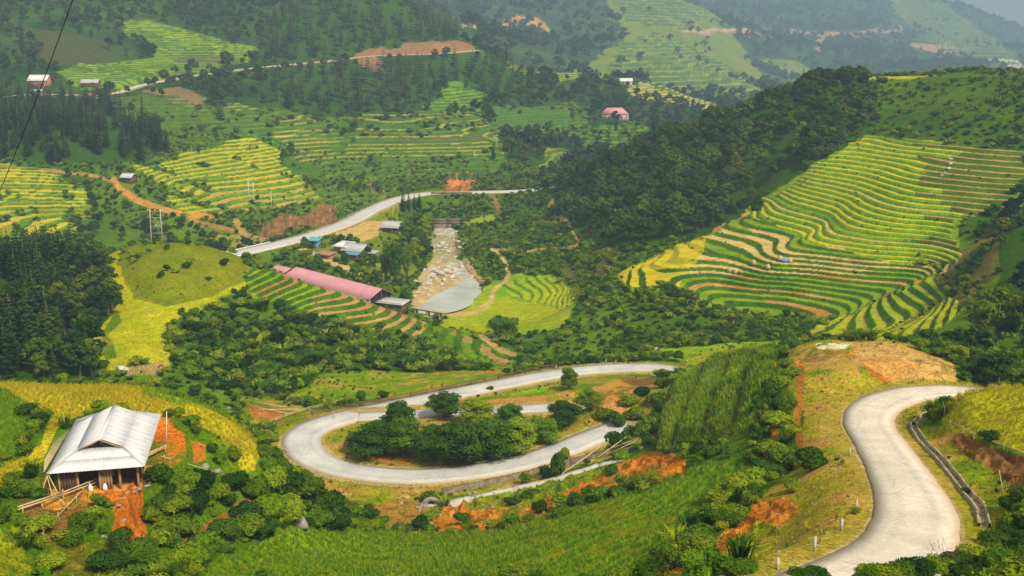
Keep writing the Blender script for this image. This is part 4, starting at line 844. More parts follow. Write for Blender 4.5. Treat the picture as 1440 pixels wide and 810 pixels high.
PT = [shrub(80 + k, 6, 330, .26, 2.6, 1.7).mesh('thicket_shrub', M_LLIME) for k in range(4)]
PT += [shrub(180 + k, 8, 360, .34, 3.6, 1.3, lump=False).mesh('thicket_shrub', M_LSHRUB) for k in range(2)] + [tuft(190, 60, 3.2, 1.6, .2, 1.1).mesh('thicket_shrub', M_LLIME)]
PG_Y = [tuft(90 + k, 9, .75, .5, .05).mesh('rice_tuft', M_RICEY) for k in range(2)]
PG_G = [tuft(95 + k, 9, .8, .5, .055).mesh('rice_tuft', M_RICEG) for k in range(2)]
PG_R = [tuft(100 + k, 8, .35, .5, .05, 1.0).mesh('grass_tuft', M_GRASSM) for k in range(2)]
# ------------------------------------------------------------------ scattering over the ground sheet
R2 = lambda a: a.reshape(NR, NC)
Xg, Yg, Zg = R2(A['x']), R2(A['Y']), R2(zf)
dxc = np.abs(np.gradient(Xg, axis=1)); dyr = np.abs(np.gradient(Yg, axis=0)); AREA = (dxc * dyr).ravel()
vf_ = uv_of(VT, Zg / Yg)[1]; runm = np.minimum.accumulate(vf_, axis=0); HID = (vf_ - runm).ravel()
uf_ = uv_of(VT, Zg / Yg)[0].ravel(); vff = vf_.ravel()
VIS = (HID < 40) & (vff < 900) & (uf_ > -150) & (uf_ < 1590)
slope = np.abs(np.gradient(Zg, axis=0) / (np.gradient(Yg, axis=0) + 1e-6)).ravel()
def sample(mask, per, rng, jit=1.0):
    """points on the ground: one for every `per` square metres of the masked cover"""
    idx = np.nonzero(mask & VIS)[0]
    if len(idx) == 0: return np.zeros((0, 3)), np.zeros(0)
    w = AREA[idx] * dens[idx]; n = int(w.sum() / per)
    if n <= 0: return np.zeros((0, 3)), np.zeros(0)
    c = np.cumsum(w); q = (np.arange(n) + rng.random(n)) / n * c[-1]; k = idx[np.searchsorted(c, q).clip(0, len(idx) - 1)]
    x = Xg.ravel()[k] + (rng.random(n) - .5) * dxc.ravel()[k] * jit; y = Yg.ravel()[k] + (rng.random(n) - .5) * dyr.ravel()[k] * jit
    return np.stack([x, y, Zg.ravel()[k] + Z0], 1), k
def thin(P, r, rng, keep=None):
    """drop points closer than r to one already kept (grid hash)"""
    g = {}; out = []
    for i in rng.permutation(len(P)):
        a, b = int(P[i, 0] // r), int(P[i, 1] // r); ok = True
        for da in (-1, 0, 1):
            for db in (-1, 0, 1):
                for j in g.get((a + da, b + db), ()):
                    if (P[i, 0] - P[j, 0]) ** 2 + (P[i, 1] - P[j, 1]) ** 2 < r * r: ok = False; break
                if not ok: break
            if not ok: break
        if ok: g.setdefault((a, b), []).append(i); out.append(i)
    return np.array(out, int)
_gn = {}
def scatter_group(nproto):
    if nproto in _gn: return _gn[nproto]
def stuff(name, protos, P, sc, rz, label, cat, tilt=None):
    """one object that instances the plant meshes on its points"""
    if len(P) == 0: return None
    me = bpy.data.meshes.new(name); me.vertices.add(len(P)); me.vertices.foreach_set('co', np.asarray(P, np.float32).ravel())
    sc = np.asarray(sc, np.float32)
    if sc.ndim == 1: sc = np.repeat(sc[:, None], 3, 1)
    a = me.attributes.new('size', 'FLOAT_VECTOR', 'POINT'); a.data.foreach_set('vector', sc.ravel())
    r = np.zeros((len(P), 3), np.float32); r[:, 2] = rz
    if tilt is not None: r[:, 0] = tilt[:, 0]; r[:, 1] = tilt[:, 1]
    a = me.attributes.new('turn', 'FLOAT_VECTOR', 'POINT'); a.data.foreach_set('vector', r.ravel())
    a = me.attributes.new('pick', 'INT', 'POINT'); a.data.foreach_set('value', RNG.integers(0, len(protos), len(P)).astype(np.int32))
    me.update(); o = link(me, name)
    ng = bpy.data.node_groups.new(name + '_plants', 'GeometryNodeTree'); ng.interface.new_socket('Geometry', in_out='INPUT', socket_type='NodeSocketGeometry'); ng.interface.new_socket('Geometry', in_out='OUTPUT', socket_type='NodeSocketGeometry')
    gi = ng.nodes.new('NodeGroupInput'); go = ng.nodes.new('NodeGroupOutput'); ip = ng.nodes.new('GeometryNodeInstanceOnPoints'); jn = ng.nodes.new('GeometryNodeGeometryToInstance')
    for pm in protos[::-1]:
        po = PROTO_OBJ.get(pm.name)
        if po is None: po = bpy.data.objects.new(pm.name + '_source', pm); PROTO_OBJ[pm.name] = po
        oi = ng.nodes.new('GeometryNodeObjectInfo'); oi.inputs['Object'].default_value = po; oi.transform_space = 'ORIGINAL'
        ng.links.new(oi.outputs['Geometry'], jn.inputs[0])
    ng.links.new(gi.outputs[0], ip.inputs['Points']); ng.links.new(jn.outputs[0], ip.inputs['Instance']); ip.inputs['Pick Instance'].default_value = True
    for nm, sock, dt in (('pick', 'Instance Index', 'INT'), ('size', 'Scale', 'FLOAT_VECTOR'), ('turn', 'Rotation', 'FLOAT_VECTOR')):
        na = ng.nodes.new('GeometryNodeInputNamedAttribute'); na.data_type = dt; na.inputs['Name'].default_value = nm
        ng.links.new(na.outputs['Attribute'], ip.inputs[sock])
    ng.links.new(ip.outputs[0], go.inputs[0]); md = o.modifiers.new('plants', 'NODES'); md.node_group = ng
    tag(o, label, cat, kind='stuff'); return o
PROTO_OBJ = {}
def individuals(name, protos, P, sc, rz, label, cat, group):
    sc = np.asarray(sc)
    for i in range(len(P)):
        o = link(protos[int(RNG.integers(0, len(protos)))], name, loc=P[i]); o.rotation_euler = (0, 0, float(rz[i]))
        o.scale = tuple(sc[i]) if sc.ndim == 2 else (float(sc[i]),) * 3; tag(o, label, cat, group)
def plant(name, sname, protos, mask, per, hs, nind, labels, cat, groups, rmin=None, maxn=60000, w3=(.75, 1.35), protos_far=None, yfar=None, z=0.0):
    P, k = sample(mask, per, RNG)
    if rmin: q = thin(P, rmin, RNG); P, k = P[q], k[q]
    if len(P) > maxn: q = RNG.choice(len(P), maxn, replace=False); P, k = P[q], k[q]
    if len(P) == 0: return
    P[:, 2] += z
    sc = RNG.uniform(hs[0], hs[1], len(P)); s3 = np.stack([sc * RNG.uniform(*w3, len(P)), sc * RNG.uniform(*w3, len(P)), sc], 1); rz = RNG.uniform(0, 6.28, len(P))
    app = sc / P[:, 1] * (HID[k] < 6) * (uf_[k] > 0) * (uf_[k] < 1440) * (vff[k] < 830); order = np.argsort(-app); ni = min(nind, len(P)); a, b = order[:ni], order[ni:]
    if ni: individuals(name, protos, P[a], s3[a], rz[a], labels[0], cat, groups)
    if len(b):
        if protos_far is not None:
            f = P[b, 1] > yfar
            if (~f).any(): stuff(sname, protos, P[b][~f], s3[b][~f], rz[b][~f], labels[1], cat)
            if f.any(): stuff(sname, protos_far, P[b][f], s3[b][f], rz[b][f], labels[2] if len(labels) > 2 else labels[1], cat)
        else: stuff(sname, protos, P[b], s3[b], rz[b], labels[1], cat)
    print(sname, len(P))
Yv = Yg.ravel(); CL = ccls
offroad = (A['rd'] > .8) & ~((A['rid'] == 4) & (A['rd'] < 9)) & ~((A['rid'] == 3) & (A['rd'] < 3.5))
# kept clear: house plots, bridge, hut sites
CLEAR = [(-74, 393, 0)]
def clear_of(mask, spots):
    m = mask.copy(); x = Xg.ravel(); y = Yv
    for (cx, cy, r) in spots: m &= (x - cx) ** 2 + (y - cy) ** 2 > r * r
    return m
HOUSE_C = P_uvz(150, 650, -41.5); CLR = [(-100, 383, 9), (-108, 378, 9), (-92, 388, 6), (HOUSE_C[0], HOUSE_C[1] + 3, 8.5)]
for (u, v, Y, r) in [(57,117,735,14),(126,122,735,12),(183,268,490,7),(555,320,445,10),(495,356,405,13),(864,163,830,16),(455,395,352,14),(500,405,346,16),(520,415,338,16),(470,400,338,14),(440,392,346,14),(420,388,356,14),(540,420,325,14),(500,410,325,12),(470,405,322,10),(345,362,392,10)]:
    CLR.append((float(t_of(u, v)) * Y, Y, r))
free = clear_of(offroad, CLR)
west = (CL == CONIF) & (Yv < 345)
plant('conifer_tree', 'conifer_wood', PC, west & free & (uf_ + 60 * fa < 85), 10, (.4, 1.35), 150, ['dark conifer in the dense shaded wood on the left slope behind the homestead field', 'dark conifer wood on the left slope behind the homestead field'], 'tree', 'conifers of the dark wood on the left slope', 2.6)
plant('conifer_tree', 'conifer_wood', PC, (CL == CONIF) & (Yv > 345) & (Yv < 800) & free, 42, (.9, 1.5), 120, ['tall dark conifer in the wood between the upper road and the western rice terraces', 'dark conifer wood below the upper mountain road', 'dark conifer wood around the upper mountain road'], 'tree', 'conifers of the wood below the upper road', 4, protos_far=PCF, yfar=640)
plant('conifer_tree', 'conifer_wood', PCF, (CL == CONIF) & (Yv >= 800) & (Yv < 1400) & free, 60, (1.0, 1.7), 0, ['', 'dark conifer wood on the ridge above the upper mountain road'], 'tree', '', 5)
plant('broadleaf_tree', 'broadleaf_wood', PB, west & free & (uf_ + 60 * fa > 55), 8, (.35, .9), 60, ['leafy tree at the lighter right fringe of the dark wood, left of the yellow terrace', 'leafy trees at the right fringe of the dark wood on the left slope'], 'tree', 'leafy trees on the fringe of the dark wood', 2.4)
plant('broadleaf_tree', 'broadleaf_wood', PB, (CL == FOREST) & (Yv < 345) & free, 13, (.3, .65), 40, ['dark green tree on the shaded slope at the right edge, above the terraced fold', 'dark green trees on the right-hand slope'], 'tree', 'trees on the slope at the right edge', 3)
plant('broadleaf_tree', 'broadleaf_wood', PB, (CL == FOREST) & (Yv >= 345) & (Yv < 640) & (Xg.ravel() > 0) & free, 22, (.5, 1.05), 200, ['round dark green tree in the dense wood on the flank of the terraced hill', 'dense dark wood covering the flank of the terraced hill'], 'tree', 'trees of the wood on the flank of the terraced hill', 3.2)
plant('broadleaf_tree', 'broadleaf_wood', PB, (CL == FOREST) & (Yv >= 345) & (Yv < 640) & (Xg.ravel() <= 0) & free, 30, (.35, .7), 0, ['', 'scrubby trees between the western rice terraces'], 'tree', '', 3)
plant('broadleaf_tree', 'broadleaf_wood', PBF, (CL == FOREST) & (Yv >= 640) & (Yv < 1150) & free, 75, (.6, 1.25), 0, ['', 'mixed wood on the slopes across the valley'], 'tree', '', 5)
plant('broadleaf_tree', 'distant_wood', PBF, (CL == FARW) & free, 560, (1.3, 2.8), 0, ['', 'hazy blue green wood on the distant mountainside'], 'woodland', '', 12, maxn=26000)
plant('broadleaf_tree', 'distant_wood', PBF, (CL == GRASS) & (Yv > 1150) & free & (fa > .15), 3500, (1.0, 2.0), 0, ['', 'scattered trees on the distant pale terraces'], 'woodland', '', 8)
plant('shrub', 'scrub', PS, (CL == SHRUB) & (Yv < 150) & free, 1.7, (.25, .85), 170, ['leafy green shrub on the bank below the foreground road', 'green scrub on the foreground banks'], 'shrub', 'shrubs on the foreground banks', .8)
plant('shrub', 'scrub', PS, (CL == SHRUB) & (Yv >= 150) & (Yv < 260) & free, 3.2, (.3, 1.1), 90, ['green shrub on the slope round the hairpin bend', 'green scrub round the hairpin bend and the gully behind it'], 'shrub', 'shrubs on the slope round the hairpin bend', .9)
plant('shrub', 'scrub', PSM, (CL == SHRUB) & (Yv >= 260) & (Yv < 640) & free, 4.2, (.3, 1.25), 0, ['', 'green scrub on the slopes of the valley'], 'shrub', '', 1.8)
plant('thicket_shrub', 'thicket', PT, (CL == THICK) & free, 3.2, (.4, 1.35), 200, ['bright green bushy clump in the thicket below the yellow rice terrace', 'bright green thicket in the gully below the yellow rice terrace'], 'shrub', 'clumps of the thicket below the yellow rice terrace', 1.1)
plant('shrub', 'low_weeds', PSM, (CL == GRASS) & (Yv >= 640) & (Yv < 1150) & free & (fa + fb > -.1), 45, (.8, 2.2), 0, ['', 'scattered bushes on the far grass slopes'], 'weeds', '', 3)
bankm = (A['tid'] >= 0) & (A['phase'] < A['step']) 
plant('shrub', 'bank_weeds', PSM, bankm & (Yv < 560) & free & (fb > -.1), 14, (.18, .42), 0, ['', 'low weeds on the banks between the rice terraces'], 'weeds', '', None)
grs = (CL == GRASS)
plant('shrub', 'low_weeds', PS, grs & (Yv < 250) & free & (fa + fb > 0), 5, (.08, .32), 60, ['small leafy weed clump on the grassy verge', 'low leafy weeds on the grass verges'], 'weeds', 'weed clumps on the grassy verges', .5)
plant('shrub', 'low_weeds', PSM, grs & (Yv >= 250) & (Yv < 640) & free & (fa + fb > -.25), 11, (.2, 1.0), 0, ['', 'low bushes on the valley grass'], 'weeds', '', 2)
plant('grass_tuft', 'rough_grass', PG_R, grs & (Yv < 165) & free, .55, (.5, 1.3), 0, ['', 'rough yellow green grass on the verges and plateau'], 'grass', '', None, maxn=42000)
yel_f = (CL == RICE) & (Yv < 145) & (ccol[:, 0] > .31)
grn_f = (CL == RICE) & (Yv < 215) & (ccol[:, 0] <= .31)
plant('grass_tuft', 'rough_grass', PG_R, (CL == SOIL) & (Yv < 165) & free & (fb + .5 * fc > -.05), 1.3, (.4, 1.2), 0, ['', 'sparse grass growing on the bare clay'], 'grass', '', None, maxn=16000)
plant('rice_tuft', 'rice_crop', PG_Y, yel_f & free, .15, (.4, .75), 0, ['', 'ripe yellow rice standing in the foreground fields'], 'rice', '', None, maxn=34000)
plant('rice_tuft', 'rice_crop', PG_G, grn_f & free, .2, (.4, .9), 0, ['', 'green crop standing in rows on the foreground slopes'], 'crop', '', None, maxn=46000)
plant('crop_plant', 'ridge_crop', PG_G, (CL == RICE) & inpoly(u_, v_, RIDGE) & (Yv > 105) & (Yv < 215) & free, .16, (.9, 1.7), 0, ['', 'lush crop rows running down the ridge between the two roads'], 'crop', '', None, maxn=30000)
plant('rice_tuft', 'rice_crop', PG_Y, (CL == RICE) & (Yv >= 185) & (Yv < 300) & (Xg.ravel() < -60) & (ccol[:, 0] > .4) & free, .6, (.35, .5), 0, ['', 'ripe yellow rice standing on the middle knoll'], 'rice', '', None, maxn=9000)
print("plants", round(time.time() - T_START, 1))
# ------------------------------------------------------------------ building blocks
def box(g, c, sx, sy, sz, mi=0, rz=0.0, top=1.0):
    """box centred at c (bottom at c.z); `top` narrows the upper face"""
    V = []
    for z, k in ((0, 1.0), (sz, top)):
        for a, b in ((-1, -1), (1, -1), (1, 1), (-1, 1)):
            x, y = a * sx / 2 * k, b * sy / 2 * k; V.append((c[0] + x * math.cos(rz) - y * math.sin(rz), c[1] + x * math.sin(rz) + y * math.cos(rz), c[2] + z))
    g.add(V, [[3, 2, 1, 0], [4, 5, 6, 7], [0, 1, 5, 4], [1, 2, 6, 5], [2, 3, 7, 6], [3, 0, 4, 7]], None, mi)
def beam(g, a, b, w, h, mi=0):
    a = np.array(a, float); b = np.array(b, float); d = b - a; d /= np.linalg.norm(d); s = np.cross(d, [0, 0, 1.0]); s = s / np.linalg.norm(s) if np.linalg.norm(s) > .05 else np.array([1.0, 0, 0]); up = np.cross(s, d)
    V = [p + s * w / 2 * i + up * h / 2 * j for p in (a, b) for i, j in ((-1, -1), (1, -1), (1, 1), (-1, 1))]
    g.add(V, [[3, 2, 1, 0], [4, 5, 6, 7], [0, 1, 5, 4], [1, 2, 6, 5], [2, 3, 7, 6], [3, 0, 4, 7]], None, mi)
def pole(g, a, b, r, mi=0, sides=6, bow=0.0):
    a = np.array(a, float); b = np.array(b, float); m = (a + b) / 2 - np.array([0, 0, bow]); V, Q, T = tube([a, m, b], [r, r * .92, r * .8], sides); g.add(V, Q, T, mi)
def slab(g, P, n, th=.03, mi=0, corr=0.0, nc=1):
    """sheet through 4 corners P (a, b along the eave; c, d the upper edge), corrugated nc times"""
    P = np.array(P, float); nn = np.cross(P[1] - P[0], P[3] - P[0]); nn /= np.linalg.norm(nn); V = []
    m = nc * 2 + 1
    for j in (0, 1):
        for i in range(m):
            q = i / (m - 1); a = P[0] * (1 - q) + P[1] * q; b = P[3] * (1 - q) + P[2] * q; V.append((a if j == 0 else b) + nn * (corr * (i % 2)))
    V = V + [v - nn * th for v in V]; k = 2 * m; Q = []
    for i in range(m - 1):
        Q += [[i, i + 1, m + i + 1, m + i], [k + i, k + m + i, k + m + i + 1, k + i + 1], [i, k + i, k + i + 1, i + 1], [m + i, m + i + 1, k + m + i + 1, k + m + i]]
    Q += [[0, m, k + m, k], [m - 1, k + m - 1, k + 2 * m - 1, 2 * m - 1]]
    g.add(V, Q, None, mi)
def empty(name, loc, rz, label, cat, group=None):
    o = bpy.data.objects.new(name, None); COL.objects.link(o); o.location = loc; o.rotation_euler = (0, 0, rz); o.empty_display_size = .5; tag(o, label, cat, group); return o
def part(name, g, mat, parent, smooth=False): return link(g.mesh(name, mat, smooth), name, parent)
M_ZINC = mat_noise('galvanised_sheet', (.44, .44, .47), (.60, .60, .63), .7, .55, .2, .01, (.52, .52, .56), spec=.4)
M_ZINC2 = mat_noise('weathered_sheet', (.38, .38, .38), (.55, .54, .52), .8, .7, .15, .01)
M_WOODD = mat_noise('dark_timber', (.08, .05, .03), (.17, .11, .06), 3, .9, .4, .02)
M_WOODB = mat_noise('brown_timber', (.30, .18, .08), (.45, .30, .15), 3, .9, .4, .02)
M_BAMBOO = mat_noise('bamboo_pole', (.38, .27, .13), (.62, .50, .30), 2, .7, .2, .01)
M_PINK = mat_noise('pink_roof_sheet', (.58, .25, .29), (.66, .32, .36), .3, .7, .1, .01)
M_CREAM = mat_noise('cream_plaster', (.55, .45, .30), (.66, .57, .42), .6, .9, .1, .01)
M_WHITE = mat_noise('white_paint', (.66, .65, .62), (.8, .79, .76), 3, .8, .1, .01)
M_BLUE = mat_noise('blue_sheet', (.10, .22, .48), (.18, .33, .6), 1.5, .6, .1, .01)
M_TEAL = mat_noise('teal_tarpaulin', (.05, .36, .36), (.10, .5, .5), 1.5, .6, .1, .01)
M_RED = mat_noise('red_tarpaulin', (.45, .07, .04), (.55, .12, .06), 1.5, .7, .1, .01)
M_DARK = mat_noise('dark_opening', (.02, .017, .014), (.035, .03, .025), 1, .9, 0)
M_BRICK = mat_noise('raw_brick', (.34, .15, .08), (.44, .22, .13), 2, .95, .4, .02)
M_CONC = mat_noise('old_concrete', (.28, .26, .22), (.46, .43, .37), 1.2, .9, .4, .02, (.36, .33, .27))
M_STONE = mat_noise('grey_stone', (.17, .155, .13), (.36, .33, .29), 1.5, .9, .6, .04)
M_RSTONE = mat_noise('river_stone', (.36, .32, .26), (.62, .58, .52), .7, .9, .6, .04)
M_WALLST = mat_noise('dark_rubble', (.10, .075, .05), (.28, .22, .15), 2.0, .95, .9, .08)
M_STRAW = mat_noise('straw', (.45, .34, .15), (.6, .48, .24), 4, .95, .5, .03)
M_CLAY = mat_noise('clay', (.42, .14, .03), (.52, .24, .07), 1, .95, .6, .05)
# ------------------------------------------------------------------ the homestead in the foreground
HX, HY = -40.7, 101.3; HZ = gz(HX, HY) + Z0; HZ = -41.75 + Z0
FLOOR = 0.0
hs = empty('stilt_house', (HX, HY, HZ), math.radians(12), 'wooden house under a broad pale metal hip roof on the orange clay yard', 'house')
HWX, HLY, ZE, ZR = 4.35, 7.5, 2.45, 4.45; YG = -4.5; YG2 = 5.4
def hipx(y): return 1.9 + (HWX - 1.9) * (YG - y) / (YG + HLY)
def slz(x): return ZR - (ZR - ZE) * abs(x) / HWX
rs = np.random.default_rng(5)
ys = list(np.arange(YG, YG2, 1.1)) + [YG2]
def sheet(c, nc, th=.02):
    g = Geo(); slab(g, c, 0, th, 0, .045, nc); part('roof_sheet', g, M_ZINC, hs)
for side in (1, -1):
    for k in range(len(ys) - 1):
        a, b = ys[k], ys[k + 1] + .06
        for (x0, x1, up) in ((HWX, HWX * .46, 0), (HWX * .5, 0.02, .03)):
            dz = rs.uniform(0, .025) + up; c = [(side * x0, a, slz(x0) + dz), (side * x0, b, slz(x0) + dz), (side * x1, b, slz(x1) + dz), (side * x1, a, slz(x1) + dz)]
            if side < 0: c = [c[1], c[0], c[3], c[2]]
            sheet(c, 5)
    for (y0, y1) in ((YG, -5.5), (-5.5, -6.5), (-6.5, -HLY)):
        c = [(side * HWX, y1, ZE), (side * HWX, y0 + .05, ZE), (side * hipx(y0), y0 + .05, slz(hipx(y0))), (side * min(hipx(y1), HWX - .03), y1, slz(min(hipx(y1), HWX - .03)))]
        if side < 0: c = [c[1], c[0], c[3], c[2]]
        sheet(c, 4)
    for (y0, y1) in ((YG2, 6.5), (6.5, HLY)):
        f = lambda y: 1.2 + (HWX - 1.2) * (y - YG2) / (HLY - YG2)
        c = [(side * HWX, y0 - .05, ZE), (side * HWX, y1, ZE), (side * min(f(y1), HWX - .03), y1, slz(min(f(y1), HWX - .03))), (side * f(y0), y0 - .05, slz(f(y0)))]
        if side < 0: c = [c[1], c[0], c[3], c[2]]
        sheet(c, 4)
ztop = slz(1.9)
for k in range(7):      # front hip apron, sheets side by side
    q0, q1 = k / 7, (k + 1) / 7; xa, xb = -HWX + 2 * HWX * q0, -HWX + 2 * HWX * q1 + .05; ua, ub = -1.9 + 3.8 * q0, -1.9 + 3.8 * q1 + .03
    ym = (YG - HLY) / 2; 
    for (w0, w1, up) in ((0, .55, 0), (.5, 1, .03)):
        P4 = []
        for (xe, xu, w) in ((xa, ua, w0), (xb, ub, w0), (xb, ub, w1), (xa, ua, w1)): P4.append((xe * (1 - w) + xu * w, -HLY * (1 - w) + (YG - .02) * w, ZE * (1 - w) + (ztop - .03) * w + up - .01))
        sheet(P4, 4)
g = Geo(); g.add([(-1.2, YG2, slz(1.2)), (1.2, YG2, slz(1.2)), (HWX, HLY, ZE), (-HWX, HLY, ZE)], [[0, 3, 2, 1]], None); part('rear_apron', g, M_ZINC, hs)
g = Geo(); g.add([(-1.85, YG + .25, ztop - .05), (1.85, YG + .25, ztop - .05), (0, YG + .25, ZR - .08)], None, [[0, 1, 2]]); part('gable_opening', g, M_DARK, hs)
g = Geo(); beam(g, (0, YG - .35, ZR + .05), (0, YG2 + .1, ZR + .05), .32, .05); part('ridge_cap', g, M_ZINC, hs)
for s_ in (-1, 1):
    g = Geo(); beam(g, (s_ * 1.95, YG - .3, ztop - .02), (0, YG - .32, ZR + .02), .10, .12); part('barge_board', g, M_WOODB, hs)
    g = Geo(); beam(g, (s_ * 1.95, YG - .05, ztop + .06), (s_ * HWX, -HLY + .02, ZE + .07), .2, .05); part('hip_cap', g, M_ZINC2, hs)
    g = Geo(); beam(g, (s_ * (HWX - .15), -HLY + .3, ZE - .1), (s_ * (HWX - .15), HLY - .3, ZE - .1), .1, .14); part('eave_beam', g, M_WOODD, hs)
    for y in np.linspace(-6.6, 6.8, 6):
        g = Geo(); pole(g, (s_ * 3.55, y, -.6), (s_ * 3.55, y, slz(3.55) - .05), .13, 0, 7); part('post', g, M_WOODB, hs)
for x in (-1.9, .1, 1.9):
    g = Geo(); pole(g, (x, -6.6, -.4), (x, -6.6, ZE + .2), .14, 0, 7); part('post', g, M_WOODB, hs)
g = Geo(); box(g, (-2.75, -6.5, .0), 1.5, .06, 2.2)                 # front boarding in real planks
for k in range(6): box(g, (-3.35 + k * .25, -6.56, .02), .2, .05, 2.15 + rs.uniform(-.1, .1))
part('plank_wall', g, M_WOODD, hs)
g = Geo()
for k in range(4): box(g, (.3 + k * .26, -6.52, .02), .22, .06, 2.1 + rs.uniform(-.1, .1))
part('plank_wall', g, M_WOODB, hs)
for s_ in (-1, 1):
    g = Geo()
    for k in range(40): box(g, (s_ * 3.5, -6.4 + k * .335, .02), .05, .3, 2.55 + rs.uniform(-.08, .04))
    part('plank_wall', g, M_WOODD, hs)
g = Geo()
for k in range(24): box(g, (-3.4 + k * .295, -4.2, .02), .27, .05, 2.7)
part('inner_wall', g, M_WOODD, hs)
g = Geo()
for k in range(24): box(g, (-3.4 + k * .295, 6.7, .02), .27, .05, 2.3)
part('rear_wall', g, M_WOODD, hs)
g = Geo(); box(g, (0, -.2, -.9), 7.3, 13.4, .92); part('earth_floor', g, M_CLAY, hs)
def hloc(x, y, z=0):
    c, s_ = math.cos(math.radians(12)), math.sin(math.radians(12)); return (HX + x * c - y * s_, HY + x * s_ + y * c, HZ + z)
def sack(x, y, lab):
    g = Geo(); V, Fq = ICO2; W_ = V * np.array([.24, .2, .38]) * (1 + .06 * np.sin(V[:, :1] * 9)); W_[:, 2] += .36; g.add(W_, None, Fq); g.add(*tube([(0, 0, .66), (.02, 0, .8)], [.05, .12], 7)); p = hloc(x, y, .06); o = link(g.mesh('grain_sack', M_WHITE, True), 'grain_sack', loc=p); tag(o, lab, 'sack', 'grain sacks in front of the house')
sack(-.75, -6.95, 'left of the two white sacks standing under the front eave of the metal-roofed house'); sack(.55, -7.0, 'right of the two white sacks standing under the front eave of the metal-roofed house')
def leaning(pts, lab, r=.05, name='bamboo_pole', mat=None, grp=None, bow=0.0):
    g = Geo(); pole(g, pts[0], pts[1], r, bow=bow); o = link(g.mesh(name, mat or M_BAMBOO), name); tag(o, lab, 'pole', grp); return o
leaning([hloc(-5.3, -7.6, -.3), hloc(-4.3, -7.2, 2.5)], 'outermost bamboo pole propping the left front corner of the metal roof', .06)
leaning([hloc(-3.0, -8.3, -.3), hloc(-4.35, -7.3, 2.45)], 'bamboo pole leaning inward against the left front corner of the metal roof', .06)
leaning([hloc(-3.7, -8.6, -.3), hloc(-4.45, -7.2, 2.4)], 'bamboo pole splayed forward from the left front corner of the metal roof', .055)
for k in range(5):
    a = hloc(-4.75 - .1 * k, -6.9 + k * .6, 2.45 + .03 * k); b = hloc(-4.5 - .16 * k, 4.5 - k * .9, 2.55 + .04 * k)
    leaning([a, b], ['lowest', 'second', 'middle', 'fourth', 'topmost'][k] + ' bamboo pole laid along the left eave of the metal-roofed house', .05)
# white upright pole and yard poles: foot at a survey pixel, top by height
def foot(u, v, Ymin=30, Ymax=4200): x, y, z = pick(u, v, Ymin, Ymax); return np.array([x, y, z + Z0])
def upright(u, v, h, lab, r=.05, mat=None, lean=(0, 0), Ymin=30, name='pole', cat='pole', grp=None):
    p = foot(u, v, Ymin); g = Geo(); pole(g, (0, 0, -.4), (lean[0], lean[1], h), r); o = link(g.mesh(name, mat or M_WHITE), name, loc=p); tag(o, lab, cat, grp); return o
upright(234, 624, 3.6, 'thin white upright pole behind the right side of the house yard', .045, lean=(.25, .1))
upright(357, 614, 1.6, 'short pale stake at the outer edge of the curved yellow rice field', .04)
upright(125, 720, 3.0, 'thin dark stick standing in the clay in front of the house', .03, M_WOODD)
def rail_line(lab, pts, r=.07, post=2.5, hgt=(.55,), mat=None, cat='fence', name='pole_fence', over=.5, ph=1.0, Ymin=30):
    """a fence: posts and long rails, each its own part, following the ground through the given pixels"""
    F_ = [foot(u, v, Ymin) for u, v in pts]; P_ = np.array(F_); L = np.concatenate([[0], np.cumsum(np.linalg.norm(np.diff(P_[:, :2], axis=0), axis=1))]); n = max(2, int(L[-1] / post) + 1); l = np.linspace(0, L[-1], n)
    Q = np.stack([np.interp(l, L, P_[:, 0]), np.interp(l, L, P_[:, 1])], 1); z = ground(Q[:, 0], Q[:, 1]) + Z0; o0 = np.array([Q[0, 0], Q[0, 1], z[0]])
    rt = empty(name, o0, 0, lab, cat)
    for i in range(n):
        p = np.array([Q[i, 0], Q[i, 1], z[i]]) - o0; g = Geo(); lean = RNG.normal(size=2) * .06; pole(g, p - [0, 0, .3], p + [lean[0], lean[1], ph * RNG.uniform(.85, 1.15)], r * .8, 0, 5); part('fence_post', g, mat or M_BAMBOO, rt)
    for h in hgt:
        i = 0
        while i < n - 1:
            j = min(n - 1, i + 2); a = np.array([Q[i, 0], Q[i, 1], z[i] + h]) - o0; b = np.array([Q[j, 0], Q[j, 1], z[j] + h + RNG.uniform(-.1, .1)]) - o0; d = (b - a) / np.linalg.norm(b - a)
            g = Geo(); pole(g, a - d * over, b + d * over * .6, r * RNG.uniform(.7, 1.1), 0, 5); part('rail', g, mat or M_BAMBOO, rt); i = j
    return rt
rail_line('pale bamboo rail fence running down past the front of the house yard', [(32,722),(80,706),(125,690),(165,672),(200,652),(232,636)], .09, 2.6, (.5, .75), ph=.9)
rail_line('crooked stick fence dropping from the yard towards the lower garden', [(118,695),(100,715),(75,738),(52,770)], .05, 1.6, (.5,), ph=.9)
rail_line('thin pole rail from the clay bank to the end of the yellow field', [(232,648),(275,662),(330,676)], .05, 3.0, (.4,), ph=.6)
rail_line('short stick fence at the left edge of the yard below the roof', [(62,690),(80,705),(90,712)], .04, 1.5, (.5,), ph=.8)
rail_line('weathered timber rail fence along the outer edge of the upper hairpin road', [(440,584),(500,573),(560,562),(620,550),(680,538),(740,525),(790,516),(830,509)], .11, 3.4, (.45, .85), mat=M_WOODD, ph=1.05, Ymin=170)
rail_line('low rail fence above the red clay garden left of the hairpin', [(340,556),(400,560),(450,568)], .09, 2.6, (.45, .8), mat=M_WOODD, ph=1.0, Ymin=150)
rail_line('loose bamboo rails beside the clay cutting left of the hairpin', [(372,600),(395,590),(430,578),(478,568)], .08, 3.0, (.4, .7), ph=.8, Ymin=150)
rail_line('long bamboo water pipe on forked stakes below the rice mound at right', [(1338,600),(1375,618),(1410,634),(1445,646)], .05, 2.4, (.5,), ph=.55)
